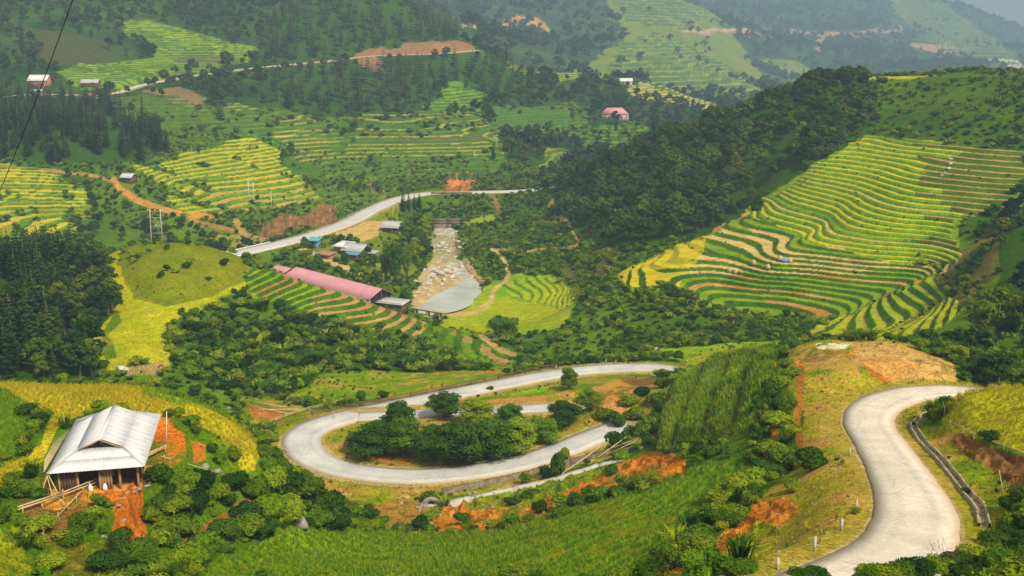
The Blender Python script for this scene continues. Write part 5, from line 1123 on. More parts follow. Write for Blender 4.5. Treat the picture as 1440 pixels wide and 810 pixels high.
for k, (a, b) in enumerate([((845, 640), (905, 622)), ((855, 643), (900, 628)), ((840, 648), (880, 628)), ((790, 672), (850, 640))]):
    p, q = foot(*a), foot(*b); leaning([p + [0, 0, .5], q + [0, 0, 1.0 + .3 * k]], ['topmost', 'second', 'third', 'lowest'][k] + ' long log laid against the overgrown bank above the orange cutting', .085, 'log', M_BAMBOO)
for k, (a, b) in enumerate([((348, 572), (410, 586)), ((355, 578), (420, 580)), ((352, 566), (400, 578))]):
    p, q = foot(*a, 150), foot(*b, 150); leaning([p + [0, 0, .3], q + [0, 0, .5 + .15 * k]], ['lowest', 'middle', 'topmost'][k] + ' pole of the stack on the red clay garden left of the hairpin', .1, 'log', M_DRY)
# ------------------------------------------------------------------ stones
def rock_mesh(seed, sub=ICO2, sq=.6):
    r = np.random.default_rng(seed); V, Fq = sub; k = r.normal(size=(6, 3)); k /= np.linalg.norm(k, axis=1)[:, None]
    W_ = V.copy()
    for q in k: d = W_ @ q; W_ = W_ - np.maximum(d - r.uniform(.45, .8), 0)[:, None] * q * .9
    W_ = W_ * (1 + r.uniform(-.06, .06, (len(V), 1))); W_[:, 2] *= sq; return W_, Fq
def rockm(seed, mat, name='boulder'): g = Geo(); V, Fq = rock_mesh(seed); g.add(V, None, Fq); return g.mesh(name, mat)
RK_R = [rockm(k, M_RSTONE) for k in range(5)]; RK_S = [rockm(10 + k, M_STONE, 'stone') for k in range(4)]
def stone_at(u, v, r, lab, mat_meshes=RK_S, name='boulder', cat='rock', grp=None, Ymin=30, sink=.2):
    p = foot(u, v, Ymin); o = link(mat_meshes[int(RNG.integers(0, len(mat_meshes)))], name, loc=p + [0, 0, r * sink]); o.scale = (r * RNG.uniform(.8, 1.2), r * RNG.uniform(.8, 1.2), r); o.rotation_euler = (0, 0, RNG.uniform(0, 6)); tag(o, lab, cat, grp)
stone_at(556, 634, 2.2, 'big pale grey boulder behind the orange mound inside the hairpin', Ymin=140); stone_at(421, 738, 1.3, 'pale boulder among the dark shrubs below the hairpin, left of the green field')
stone_at(322, 575, .5, 'small pale stone at the far edge of the curved field'); stone_at(908, 492, 1.1, 'grey outcrop among grass just beyond the upper road', Ymin=230); stone_at(922, 491, .7, 'smaller grey outcrop beside the larger one beyond the upper road', Ymin=230)
stone_at(288, 658, .6, 'large pale pink stone beside the pole rail at the clay bank'); stone_at(305, 664, .5, 'second pale pink stone by the pole rail at the clay bank')
def inpoly_pts(poly, n, rng):
    p = np.array(poly, float); out = []
    while len(out) < n:
        q = rng.uniform(p.min(0), p.max(0), (n * 3, 2)); m = inpoly(q[:, 0], q[:, 1], poly); out += list(q[m])
    return out[:n]
rr = np.random.default_rng(77)
for (u, v) in inpoly_pts([(608,320),(643,318),(650,355),(674,388),(640,395),(605,395),(607,360)], 90, rr): stone_at(u, v, abs(rr.normal()) * .55 + .45, 'pale boulder in the rapids of the river bed', RK_R, grp='boulders in the river bed', Ymin=335)
for (u, v) in inpoly_pts([(575,400),(600,375),(625,388),(635,400),(600,422),(580,418)], 30, rr): stone_at(u, v, abs(rr.normal()) * .7 + .5, 'pale boulder on the gravel bank left of the pool', RK_R, grp='boulders on the gravel bank', Ymin=335)
for (u, v) in inpoly_pts([(1130,560),(1190,570),(1200,640),(1225,700),(1150,790),(1000,800),(1100,680)], 90, rr): stone_at(u, v, rr.uniform(.05, .15), 'small pale stone on the grassy verge left of the concrete road', name='stone', cat='stone', grp='small stones on the grassy verge')
for (u, v) in inpoly_pts([(195,655),(225,650),(215,690),(190,700),(150,765),(140,745)], 26, rr): stone_at(u, v, rr.uniform(.12, .32), 'stone on the clay bank in front of the house', name='stone', cat='stone', grp='stones on the clay bank')
for (u, v) in inpoly_pts([(1120,490),(1300,520),(1330,540),(1190,555),(1130,555)], 50, rr): stone_at(u, v, rr.uniform(.06, .2), 'small stone on the bare plateau above the road', name='stone', cat='stone', grp='small stones on the plateau')
for (u, v) in inpoly_pts([(555,700),(700,690),(830,640),(830,660),(700,715),(600,745)], 40, rr): stone_at(u, v, rr.uniform(.12, .4), 'stone on the orange cutting below the hairpin wall', name='stone', cat='stone', grp='stones on the orange cutting')
for k, (u, v, r) in enumerate([(170, 519, 1.0), (178, 521, .9), (200, 508, .7)]): stone_at(u, v, r, ['leftmost', 'right-hand', 'uppermost'][k] + ' white stone of the grave mound at the foot of the yellow terrace', RK_R, 'stone', 'stone', Ymin=185)
for k, (u, v) in enumerate([(1337,224),(1336,231),(1334,238),(1328,243),(1324,247)]): stone_at(u, v, .9 if k < 3 else .6, ['topmost','second','third','fourth','lowest'][k] + ' pale rock in the line down the upper rice terraces', RK_R, Ymin=300)
# ------------------------------------------------------------------ marker posts
def marker(u, v, h, lab, Ymin=30):
    p = foot(u, v, Ymin); g = Geo(); box(g, (0, 0, -.3), .15, .15, h + .25, 0, 0, .92)
    rt = empty('marker_post', p, RNG.uniform(-.3, .3), lab, 'marker post', 'concrete marker posts'); part('shaft', g, M_POST, rt)
M_POST = mat_noise('aged_post_paint', (.32, .28, .21), (.5, .46, .38), 5, .85, .2, .01)
mat_band = mat_noise('faded_red_band', (.5, .3, .2), (.62, .45, .33), 4, .8, 0)
marker(1195, 640, .75, 'marker post beside the concrete road, highest of the row on the left verge'); marker(1204, 716, .7, 'marker post half hidden in grass where the concrete road swings left'); marker(1183, 746, .85, 'marker post beside the stony patch on the left verge')
marker(1145, 776, .95, 'tall marker post on the verge near the bottom edge, with weeds at its foot'); marker(1093, 801, .7, 'lowest and leftmost marker post on the grassy verge'); marker(1110, 486, 1.6, 'pale post at the left corner of the bare plateau', 120)
marker(860, 588, 3.0, 'tall white post on the slope right of the hairpin trees', 150)
for k, (u, v) in enumerate([(619, 655), (657, 650), (782, 519), (852, 511), (1066 - 200, 512), (470, 588)]): marker(u, v, 1.0, ['marker post at the foot of the hairpin trees, left one', 'marker post at the foot of the hairpin trees, right one', 'marker post beyond the upper road near its crest', 'marker post at the middle of the upper road', 'marker post just right of the middle of the upper road', 'marker post at the left end of the rail fence'][k], 140)
# ------------------------------------------------------------------ hairpin wall, culvert and drain
def wall_run(name, lab, cat, pts, th, h0, h1, mat, cap=None, Ymin=30, down=1.2):
    F_ = np.array([foot(u, v, Ymin) for u, v in pts]); P_ = spline(F_, 6); o0 = P_[0].copy(); rt = empty(name, o0, 0, lab, cat); n = len(P_)
    z = ground(P_[:, 0], P_[:, 1]) + Z0; z = np.convolve(np.pad(z, 4, mode='edge'), np.ones(9) / 9, 'valid'); P_[:, 2] = z; seg = 6
    for i in range(0, n - 1, seg):
        j = min(n - 1, i + seg); g = Geo(); Q = P_[i:j + 1] - o0; d = np.gradient(Q[:, :2], axis=0) if len(Q) > 2 else np.repeat((Q[-1:, :2] - Q[:1, :2]), len(Q), 0); d /= np.linalg.norm(d, axis=1)[:, None]; nn = np.stack([-d[:, 1], d[:, 0]], 1) * th / 2
        V = []
        for k in range(len(Q)):
            jg = RNG.uniform(-.06, .06); top = Q[k, 2] + h0 + (h1 - h0) * (i + k) / n + jg
            V += [(Q[k, 0] - nn[k, 0], Q[k, 1] - nn[k, 1], Q[k, 2] - down), (Q[k, 0] - nn[k, 0], Q[k, 1] - nn[k, 1], top), (Q[k, 0] + nn[k, 0], Q[k, 1] + nn[k, 1], top), (Q[k, 0] + nn[k, 0], Q[k, 1] + nn[k, 1], Q[k, 2] - down)]
        Fq = []
        for k in range(len(Q) - 1):
            b = 4 * k; Fq += [[b, b + 4, b + 5, b + 1], [b + 1, b + 5, b + 6, b + 2], [b + 2, b + 6, b + 7, b + 3]]
        b = 4 * (len(Q) - 1); Fq += [[0, 1, 2, 3], [b + 3, b + 2, b + 1, b]]
        g.add(V, Fq); part('wall_section', g, mat, rt)
    return rt
wall_run('retaining_wall', 'dark rubble retaining wall holding up the lower leg of the hairpin road', 'wall', [(622,696),(680,684),(740,670),(800,655),(860,640),(905,630)], .6, .9, .7, M_WALLST)
wall_run('roadside_channel', 'pale concrete ledge running along the foot of the hairpin retaining wall', 'channel', [(600,712),(660,702),(720,689),(780,674),(840,656),(880,645)], .9, .3, .3, M_CONC)
cp = foot(606, 712); cv = empty('culvert', cp, math.radians(8), 'arched stone culvert mouth under the lower hairpin road', 'culvert'); cv.scale = (.62, .62, .62)
g = Geo(); ring = [(math.cos(a), math.sin(a)) for a in np.linspace(0, math.pi, 9)]
V = [(1.0 * c * .75, 0, .5 + s_ * .75) for c, s_ in ring] + [(c * 2.1, 0, .5 + s_ * 1.7 if abs(c) < .99 else .5) for c, s_ in ring]; V += [(x, .6, z) for x, y, z in V]
Q = []
for k in range(8): Q += [[k, k + 1, 10 + k, 9 + k], [18 + k, 27 + k, 28 + k, 19 + k], [k, 18 + k, 19 + k, k + 1], [9 + k, 10 + k, 28 + k, 27 + k]]
g.add(V, Q); box(g, (-1.4, .3, -.6), 1.35, .6, 1.15); box(g, (1.4, .3, -.6), 1.35, .6, 1.15); part('headwall', g, M_STONE, cv)
g = Geo(); V, Q, T = tube([(0, .45, .45), (0, 3.5, .5)], [.76, .76], 12); g.add(V, Q, T); part('pipe_mouth', g, M_DARK, cv)
for s_ in (-1, 1): g = Geo(); beam(g, (s_ * 1.9, .1, .35), (s_ * 2.9, -1.6, -.1), .35, 1.2); part('wing_wall', g, M_STONE, cv)
M_RUB = mat_noise('mortared_rubble', (.12, .08, .05), (.42, .33, .22), 1.6, .95, .8, .06, (.27, .20, .13))
CH_R = np.random.default_rng(4).uniform(-.09, .09, 50)
def channel(lab, pts, w, wall):
    F_ = np.array([foot(u, v) for u, v in pts]); P_ = spline(F_, 6); o0 = P_[0].copy(); rt = empty('drainage_channel', o0, 0, lab, 'drain'); z = ground(P_[:, 0], P_[:, 1]) + Z0; k_ = np.ones(5) / 5; z[2:-2] = np.convolve(z, k_, 'valid'); P_[:, 2] = z
    d = np.gradient(P_[:, :2], axis=0); d /= np.linalg.norm(d, axis=1)[:, None]; nn = np.stack([-d[:, 1], d[:, 0]], 1)
    prof = [(-w / 2 - wall, -.8), (-w / 2 - wall, .26), (-w / 2, .24), (-w / 2, .03), (w / 2, .03), (w / 2, .38), (w / 2 + wall, .34), (w / 2 + wall, -.8)]
    for i in range(0, len(P_) - 1, 3):
        j = min(len(P_) - 1, i + 3); names = (('channel_wall', (0, 1, 2, 3)), ('channel_bed', (3, 4)), ('channel_wall', (4, 5, 6, 7)))
        for nm, ix in names:
            g = Geo(); V = []; jig = RNG.uniform(-.04, .04)
            for k in range(i, j + 1):
                for q in ix: a, h = prof[q]; V.append((P_[k, 0] - o0[0] + nn[k, 0] * a, P_[k, 1] - o0[1] + nn[k, 1] * a, P_[k, 2] - o0[2] + h + (jig + CH_R[(k * 3 + q) % 50] if h > .2 else 0)))
            m = len(ix); Fq = []
            for k in range(j - i):
                for q in range(m - 1): b = k * m + q; Fq.append([b, b + m, b + m + 1, b + 1])
            g.add(V, Fq); part(nm, g, M_RUB if nm == 'channel_wall' else M_SILT, rt)
M_SILT = mat_noise('silt', (.16, .11, .07), (.42, .33, .22), 1.5, .95, .4, .02)
channel('stone lined drainage channel curving beside the concrete road at right', [(1335,579),(1310,584),(1291,592),(1285,602),(1297,622),(1320,645),(1342,672),(1360,695),(1377,715),(1384,742)], .5, .15)
# ------------------------------------------------------------------ bridge, dam, footbridge, water
vl = ROADS['valley'][0]; seg = vl[(vl[:, 0] > -122) & (vl[:, 0] < -91)]; o0 = np.array([seg[0, 0], seg[0, 1], seg[0, 2] + Z0])
br = empty('road_bridge', o0, 0, 'concrete beam bridge carrying the valley road behind the green knoll', 'bridge')
def strip(pts, off0, off1, z0, z1):
    g = Geo(); d = np.gradient(pts[:, :2], axis=0); d /= np.linalg.norm(d, axis=1)[:, None]; nn = np.stack([-d[:, 1], d[:, 0]], 1); V = []
    for k in range(len(pts)):
        for o_, z in ((off0, z0), (off0, z1), (off1, z1), (off1, z0)): V.append((pts[k, 0] + nn[k, 0] * o_ - o0[0], pts[k, 1] + nn[k, 1] * o_ - o0[1], pts[k, 2] + Z0 + z - o0[2]))
    Fq = []
    for k in range(len(pts) - 1):
        for q in range(4): Fq.append([4 * k + q, 4 * k + 4 + q, 4 * k + 4 + (q + 1) % 4, 4 * k + (q + 1) % 4])
    b = 4 * (len(pts) - 1); Fq += [[0, 1, 2, 3], [b + 3, b + 2, b + 1, b]]; g.add(V, Fq); return g
part('deck', strip(seg, -5.3, 5.3, -.55, -.02), M_CONC, br)
for k in (-2.6, 0, 2.6): part('girder', strip(seg, k - .35, k + .35, -1.9, -.5), M_CONC, br)
for k in (-1, 1): part('kerb', strip(seg, k * 5.05 - .2, k * 5.05 + .2, -.02, .35), M_WHITE, br)
ang = math.atan2(seg[-1, 1] - seg[0, 1], seg[-1, 0] - seg[0, 0])
for x in (-112.5, -99.5):
    k = int(np.argmin(abs(vl[:, 0] - x))); g = Geo(); c = vl[k] + [0, 0, Z0] - o0
    for q in (-2.8, 2.8): box(g, (c[0] - math.sin(ang) * q, c[1] + math.cos(ang) * q, c[2] - 10), 1.0, 1.0, 8.2, 0, ang)
    box(g, (c[0], c[1], c[2] - 2.7), 1.3, 8.4, .8, 0, ang); part('pier', g, M_CONC, br)
k = int(np.argmin(abs(vl[:, 0] + 94))); c = vl[k] + [0, 0, Z0] - o0; g = Geo(); box(g, (c[0], c[1], c[2] - 9.5), 2.4, 9.4, 7.6, 0, ang); part('abutment', g, M_CONC, br)
def polysheet(name, lab, cat, pts3, mat, kind):
    g = Geo(); bm = bmesh.new(); vs = [bm.verts.new(p) for p in pts3]; bm.faces.new(vs); bmesh.ops.triangulate(bm, faces=bm.faces[:]); me = bpy.data.meshes.new(name); bm.to_mesh(me); bm.free(); me.materials.append(mat)
    if me.polygons and me.polygons[0].normal.z < 0: me.flip_normals()
    o = link(me, name); o['kind'] = kind; return o
def worldpoly(poly, z, grow=1.0):
    p = np.array([P_uvz(u, v, z) for u, v in poly]); c = p.mean(0); p = c + (p - c) * grow; p[:, 2] = z + Z0; return p
polysheet('pool', '', '', spline(np.vstack([worldpoly(POOL, -87.1, 1.08), worldpoly(POOL, -87.1, 1.08)[:1]]), 5)[:-1], M_WATER, 'structure')
rv = [(612,318),(641,317),(642,334),(648,352),(658,372),(670,390),(655,398),(634,392),(622,374),(611,356),(607,336)]
RVW = np.array([P_uvz(u, v, RIVZ(v) + .22) + [0, 0, Z0] for u, v in rv + rv[:1]])
polysheet('river', '', '', spline(RVW, 5)[:-1], M_FOAM, 'structure')
def tier_wall(name, lab, cat, u0, u1, v, Y, tiers, mat, th=1.6, hh=1.3):
    a = P_uvY(u0, v, Y); b = P_uvY(u1, v, Y); L = b[0] - a[0]; zb = a[2] + Z0; rt = empty(name, ((a[0] + b[0]) / 2, Y, zb), 0, lab, cat)
    for k in range(tiers):
        n = max(2, int(L / 5)); 
        for i in range(n): g = Geo(); box(g, (-L / 2 + (i + .5) * L / n + .2 * (k % 2), k * .9, k * hh - (3 if k == 0 else 0)), L / n - .12, th, hh - .1 + (3 if k == 0 else 0)); part('block', g, mat, rt)
tier_wall('weir', 'grey stepped stone weir across the head of the river bed', 'dam', 609, 646, 318, 497, 3, M_WALLST, 1.6, 1.1)
tier_wall('embankment_wall', 'grey stone wall under the valley road above the weir', 'wall', 606, 664, 281, 542, 3, M_WALLST)
p0 = P_uvz(578, 433, -84.2); p1 = P_uvz(626, 441, -84.2); p0[2] += Z0; p1[2] += Z0
fb_ = empty('footbridge', p0, 0, 'pale plank footbridge over the outlet of the pool', 'bridge')
dd = p1 - p0
for k in (-.55, .55): g = Geo(); beam(g, (0, k, 0), dd + [0, k, 0], .25, .4); part('beam', g, M_WOODB, fb_)
nb = int(np.linalg.norm(dd) / .45)
for i in range(nb): g = Geo(); c = dd * (i + .5) / nb; box(g, (c[0], c[1], c[2] + .22), .38, 1.6, .07, 0, math.atan2(dd[1], dd[0])); part('plank', g, M_DRY, fb_)
for q in (.15, .5, .85): g = Geo(); c = dd * q; box(g, (c[0], c[1], c[2] - 3.6), .8, 1.6, 3.5, 0, math.atan2(dd[1], dd[0]), .8); part('pier', g, M_STONE, fb_)
# ------------------------------------------------------------------ farm buildings
def farmhouse(name, lab, cat, u, v, Y, L, W, h, rise, rz, roof, wall, ov=.7, doors=1, wins=2, hip=0.0, sheets=0, base=None, open_end=False, mono=False):
    p = P_uvY(u, v, Y); z = gz(p[0], Y) + Z0 if base is None else base + Z0
    rt = empty(name, (p[0], Y, z), math.radians(rz), lab, cat)
    g = Geo(); t_ = .2
    for (cx, cy, sx, sy) in ((0, -W / 2, L, t_), (0, W / 2, L, t_), (-L / 2 + t_ / 2, 0, t_, W - t_ - .01), (L / 2 - t_ / 2, 0, t_, W - t_ - .01)):
        if open_end and cx > 0: continue
        box(g, (cx, cy, -1.5), sx, sy, h + 1.5)
    if not mono and hip == 0:
        for sx in (-1, 1):
            if open_end and sx > 0: continue
            x = sx * (L / 2 - .1); g.add([(x, -W / 2, h - .02), (x, W / 2, h - .02), (x, 0, h + rise - .05), (x - sx * .1, -W / 2, h - .02), (x - sx * .1, W / 2, h - .02), (x - sx * .1, 0, h + rise - .05)], [[0, 2, 5, 3], [1, 4, 5, 2]], [[0, 1, 2], [3, 5, 4]])
    part('wall', g, wall, rt)
    a, b = L / 2 + ov, W / 2 + ov; ze = h - rise * ov / (W / 2)
    n = max(1, int(2 * a / 1.6)) if sheets else 1
    if mono:
        for k in range(n): x0, x1 = -a + 2 * a * k / n, -a + 2 * a * (k + 1) / n + (.03 if k < n - 1 else 0); g = Geo(); slab(g, [(x0, -b, h - .2), (x1, -b, h - .2), (x1, b, h + rise), (x0, b, h + rise)], 0, .06, 0, .04, 4); part('roof_sheet' if n > 1 else 'roof', g, roof, rt)
    elif hip == 0:
        for k in range(n):
            x0, x1 = -a + 2 * a * k / n, -a + 2 * a * (k + 1) / n + (.03 if k < n - 1 else 0); q = RNG.uniform(0, .03)
            g = Geo(); slab(g, [(x0, -b, ze + q), (x1, -b, ze + q), (x1, 0, h + rise + q), (x0, 0, h + rise + q)], 0, .06, 0, .04, 4)
            if n > 1: part('roof_sheet', g, roof, rt); g = Geo()
            slab(g, [(x1, b, ze + q), (x0, b, ze + q), (x0, 0, h + rise + q), (x1, 0, h + rise + q)], 0, .06, 0, .04, 4); part('roof_sheet' if n > 1 else 'roof', g, roof, rt)
        g = Geo(); beam(g, (-a, 0, h + rise + .06), (a, 0, h + rise + .06), .35, .06); part('ridge_cap', g, roof, rt)
    else:
        r_ = a - hip; g = Geo(); V = [(-a, -b, ze), (a, -b, ze), (a, b, ze), (-a, b, ze), (-r_, 0, h + rise), (r_, 0, h + rise)]; g.add(V, [[0, 1, 5, 4], [2, 3, 4, 5], [3, 2, 1, 0]], [[1, 2, 5], [3, 0, 4]]); part('roof', g, roof, rt)
    for k in range(doors): x = (k - (doors - 1) / 2) * L / max(doors, 1) * .9; g = Geo(); box(g, (x, -W / 2 - .12, 0), 1.2, .08, 2.1); part('door', g, M_WOODD, rt)
    for k in range(wins):
        x = -L / 2 + (k + .5) * L / wins
        if doors and abs(x) < 1.3: x += 1.9
        g = Geo(); box(g, (x, -W / 2 - .12, 1.0), 1.1, .08, 1.0); w_ = part('window', g, M_DARK, rt)
        g = Geo(); box(g, (x, -W / 2 - .17, 1.96), 1.3, .1, .1); box(g, (x, -W / 2 - .17, .92), 1.3, .1, .08); part('frame', g, M_WOODB, w_)
    return rt
lh = empty('long_shed', (-58.6, 349, -82.6 + Z0), math.radians(-45), 'long low building with a pink sheet roof behind the terraced knoll', 'building')
L_, Wd, hh_, ri_ = 47.0, 9.0, 3.4, 2.3
g = Geo()
for (cx, cy, sx, sy) in ((0, -Wd / 2, L_, .25), (0, Wd / 2, L_, .25), (-L_ / 2, 0, .25, Wd - .3)): box(g, (cx, cy, -2), sx, sy, hh_ + 2)
part('wall', g, M_CREAM, lh)
g = Geo(); x = L_ / 2 - .6; g.add([(x, -Wd / 2, -1), (x, Wd / 2, -1), (x, Wd / 2, hh_), (x, 0, hh_ + ri_ - .1), (x, -Wd / 2, hh_)], None, [[0, 1, 2], [0, 2, 3], [0, 3, 4]]); part('end_opening', g, M_DARK, lh)
for k in range(30):
    x0, x1 = -L_ / 2 - .8 + (L_ + 1.6) * k / 30, -L_ / 2 - .8 + (L_ + 1.6) * (k + 1) / 30 + .03
    for s_ in (-1, 1):
        q = RNG.uniform(0, .03); c = [(x0, s_ * (Wd / 2 + .9), hh_ - .4 + q), (x1, s_ * (Wd / 2 + .9), hh_ - .4 + q), (x1, 0, hh_ + ri_ + q), (x0, 0, hh_ + ri_ + q)]
        if s_ > 0: c = [c[1], c[0], c[3], c[2]]
        g = Geo(); slab(g, c, 0, .05, 0, .05, 4); part('roof_sheet', g, M_PINK, lh)
for k in range(9): g = Geo(); box(g, (-L_ / 2 + 3 + k * 5, -Wd / 2 - .16, 1.0), 1.4, .08, 1.2); part('window', g, M_DARK, lh)
for s_ in (-1, 0, 1): g = Geo(); pole(g, (L_ / 2 + .2, s_ * Wd / 2 * .95, -1), (L_ / 2 + .2, s_ * Wd / 2 * .95, hh_ + (ri_ if s_ == 0 else .1) - .15), .15); part('post', g, M_WOODD, lh)
farmhouse('lean_to', 'low grey lean-to roof reaching from the pink roofed building towards the pool', 'shed', 552, 424, 331, 9, 4, 2.4, .5, -25, M_ZINC2, M_WOODD, mono=True, doors=0, wins=0, base=-83.2)
farmhouse('annex', 'small brick annex with faded pink roof left of the long pink roof', 'shed', 400, 392, 372, 8, 5, 3, 1, -45, M_PINK, M_BRICK, doors=0, wins=0, base=-82)
farmhouse('farmhouse', 'farmhouse with a grey roof and open dark gable in the middle of the valley hamlet', 'house', 502, 358, 400, 8.5, 7, 3.0, 2.0, -28, M_ZINC2, M_WOODD, doors=1, wins=2, sheets=1, open_end=True)
farmhouse('porch_shed', 'white and pink roofed shed joined to the left side of the hamlet farmhouse', 'shed', 484, 356, 403, 5.5, 5.5, 2.8, .9, -28, M_WHITE, M_BRICK, mono=True, doors=1, wins=0)
farmhouse('porch', 'bright blue porch roof on the front of the hamlet farmhouse', 'shed', 495, 361, 395, 5.5, 2.2, 2.2, .5, -28, M_BLUE, M_WOODD, mono=True, doors=0, wins=0)
farmhouse('store_hut', 'small blue sided store beside the open gable of the hamlet farmhouse', 'shed', 523, 357, 402, 3, 3, 2.4, .3, -20, M_ZINC2, M_BLUE, mono=True, doors=1, wins=0)
farmhouse('farmhouse', 'grey roofed farmhouse beside the river trees, just below the valley road', 'house', 553, 322, 446, 7.5, 6, 2.8, 2.0, -18, M_ZINC2, M_WOODD, doors=1, wins=1, sheets=1, open_end=True)
farmhouse('farmhouse', 'white roofed farmhouse with brown walls on the far slope above the upper road at left', 'house', 57, 119, 745, 13, 8, 4.2, 3.4, -6, M_WHITE, M_BRICK, doors=2, wins=3, sheets=1)
farmhouse('farmhouse', 'low grey roofed hut below the yellow terraces beside the upper road', 'house', 128, 124, 750, 11, 7, 2.6, 2.2, 4, M_ZINC2, M_WOODD, doors=1, wins=2)
farmhouse('shack', 'small red tarpaulin shack beside the upper road at left', 'shed', 131, 136, 712, 7, 4, 2.0, 1.2, 8, M_RED, M_BRICK, mono=True, doors=0, wins=0)
farmhouse('hut', 'small pale roofed hut at the bend of the dirt track between the western terraces', 'house', 183, 271, 492, 5.5, 4.5, 2.4, 1.4, -20, M_ZINC, M_WOODD, doors=1, wins=1)
farmhouse('farmhouse', 'pink roofed house with cream walls on the green knoll in the hazy middle distance', 'house', 864, 166, 830, 20, 10, 4.0, 4.2, 4, M_PINK, M_CREAM, doors=2, wins=6, hip=5.0)
farmhouse('kiosk', 'teal and blue roadside stall beside the valley road', 'stall', 443, 346, 408, 3.4, 2.4, 2.6, .7, -20, M_TEAL, M_BLUE, mono=True, doors=0, wins=1)
farmhouse('brick_pen', 'low orange brick animal pen below the roadside stall', 'pen', 458, 360, 394, 6, 3.4, 1.5, .5, -30, M_BRICK, M_BRICK, mono=True, doors=0, wins=0)
farmhouse('farmhouse', 'tiny pale house half hidden in the distant trees left of the golden terraces', 'house', 880, 120, 1020, 11, 7, 3.4, 2.5, 0, M_WHITE, M_CREAM, doors=1, wins=2)
farmhouse('field_hut', 'small dark hut among the scrub beside the terraced spur far up the left slope', 'house', 52, 124, 728, 6, 4, 2.2, .9, 15, M_ZINC2, M_BRICK, doors=1, wins=1)
# ------------------------------------------------------------------ poles, pylon and cable
pa = P_uvY(213, 343, 286); pa[2] = gz(pa[0], 286) + Z0; pb = pa + [3.1, 0, 0]; py = empty('power_pylon', pa, 0, 'twin-pole power pylon with cross bars on top of the green knoll', 'pylon'); dx = pb[0] - pa[0]
for k, x in enumerate((0, dx)): g = Geo(); pole(g, (x, 0, -.6), (x + (.25 if k == 0 else -.1), 0, 9.6), .17, 0, 8); part('pole', g, M_CONC, py)
for z in (3.0, 5.0, 7.2, 9.0): g = Geo(); beam(g, (-.5 if z > 8 else 0, .2, z), (dx + (.6 if z > 8 else 0), .2, z), .14, .16); part('cross_bar', g, M_CONC, py)
for (z0, z1) in ((3.0, 7.2),): g = Geo(); beam(g, (.1, .25, z0), (dx, .25, z1), .08, .08); beam(g, (dx, -.25, z0), (.1, -.25, z1), .08, .08); part('brace', g, M_CONC, py)
for x in (-.4, dx / 2, dx + .5): g = Geo(); pole(g, (x, .2, 9.05), (x, .2, 9.5), .09, 0, 6); part('insulator', g, M_WHITE, py)
def upole(u, v, Y, h, lab, r=.16):
    p = P_uvY(u, v, Y); z = gz(p[0], Y) + Z0; rt = empty('utility_pole', (p[0], Y, z), 0, lab, 'utility pole', 'utility poles'); g = Geo(); pole(g, (0, 0, -.5), (0, 0, h), r, 0, 6); part('pole', g, M_WHITE, rt)
    g = Geo(); beam(g, (-.9, 0, h - .5), (.9, 0, h - .5), .12, .12); part('cross_arm', g, M_CONC, rt)
upole(350, 278, 505, 9, 'left one of the two close pale poles on terraces above the valley road'); upole(357, 280, 503, 9, 'right one of the two close pale poles on terraces above the valley road'); upole(382, 290, 495, 8, 'pale utility pole just right of the pair on the terraces')
upole(699, 208, 660, 7, 'pale utility pole at the right end of the brown ploughed terrace'); upole(667, 224, 640, 5, 'short pale pole on the lowest terrace above the red earth scar', .12)
g = Geo(); A0 = P_uvY(118, -45, 66); A1 = P_uvY(-60, 400, 92); A0[2] += Z0; A1[2] += Z0; Pc = [A0 * (1 - q) + A1 * q - np.array([0, 0, 3.2 * q * (1 - q)]) for q in np.linspace(-1.6, 1, 40)]
V, Q, T = tube(Pc, [.032] * 40, 5); g.add(V, Q, T); cb = link(g.mesh('power_cable', M_DARK), 'power_cable'); tag(cb, 'thin dark overhead cable slanting down across the upper left corner', 'cable')
zc = gz(A1[0], A1[1]) + Z0; g = Geo(); pole(g, (0, 0, -.5), (0, 0, A1[2] - zc + .3), .18); o = link(g.mesh('utility_pole', M_CONC), 'utility_pole', loc=(A1[0], A1[1], zc)); tag(o, 'pole carrying the overhead cable, outside the left edge', 'utility pole')
# ------------------------------------------------------------------ harvest in the terraces
p = foot(1104, 368, 280); g = Geo(); V, Fq = ICO2; W_ = V * np.array([1.2, .8, .7]); g.add(W_ + [0, 0, .4], None, Fq); o = link(g.mesh('tarpaulin', M_BLUE, False), 'tarpaulin', loc=p); tag(o, 'crumpled blue tarpaulin on the harvested terrace', 'tarpaulin')
for k, (u, v) in enumerate([(1097, 366), (1111, 369), (1026, 382), (1034, 384), (1060, 372), (1080, 378)]):
    p = foot(u, v, 280); g = Geo(); V, Q, T = tube([(0, 0, 0), (0, 0, .9), (0, 0, 1.5)], [.75, .6, .1], 8); g.add(V, Q, T); o = link(g.mesh('straw_stack', M_STRAW), 'straw_stack', loc=p); tag(o, 'straw stack ' + ['just left of the blue tarpaulin', 'just right of the blue tarpaulin', 'on the lower harvested strip at the left end of the terraces', 'right beside the stack at the left end of the terraces', 'between the left end of the terraces and the blue tarpaulin', 'just below and left of the blue tarpaulin'][k], 'straw stack', 'straw stacks on the harvested terraces')
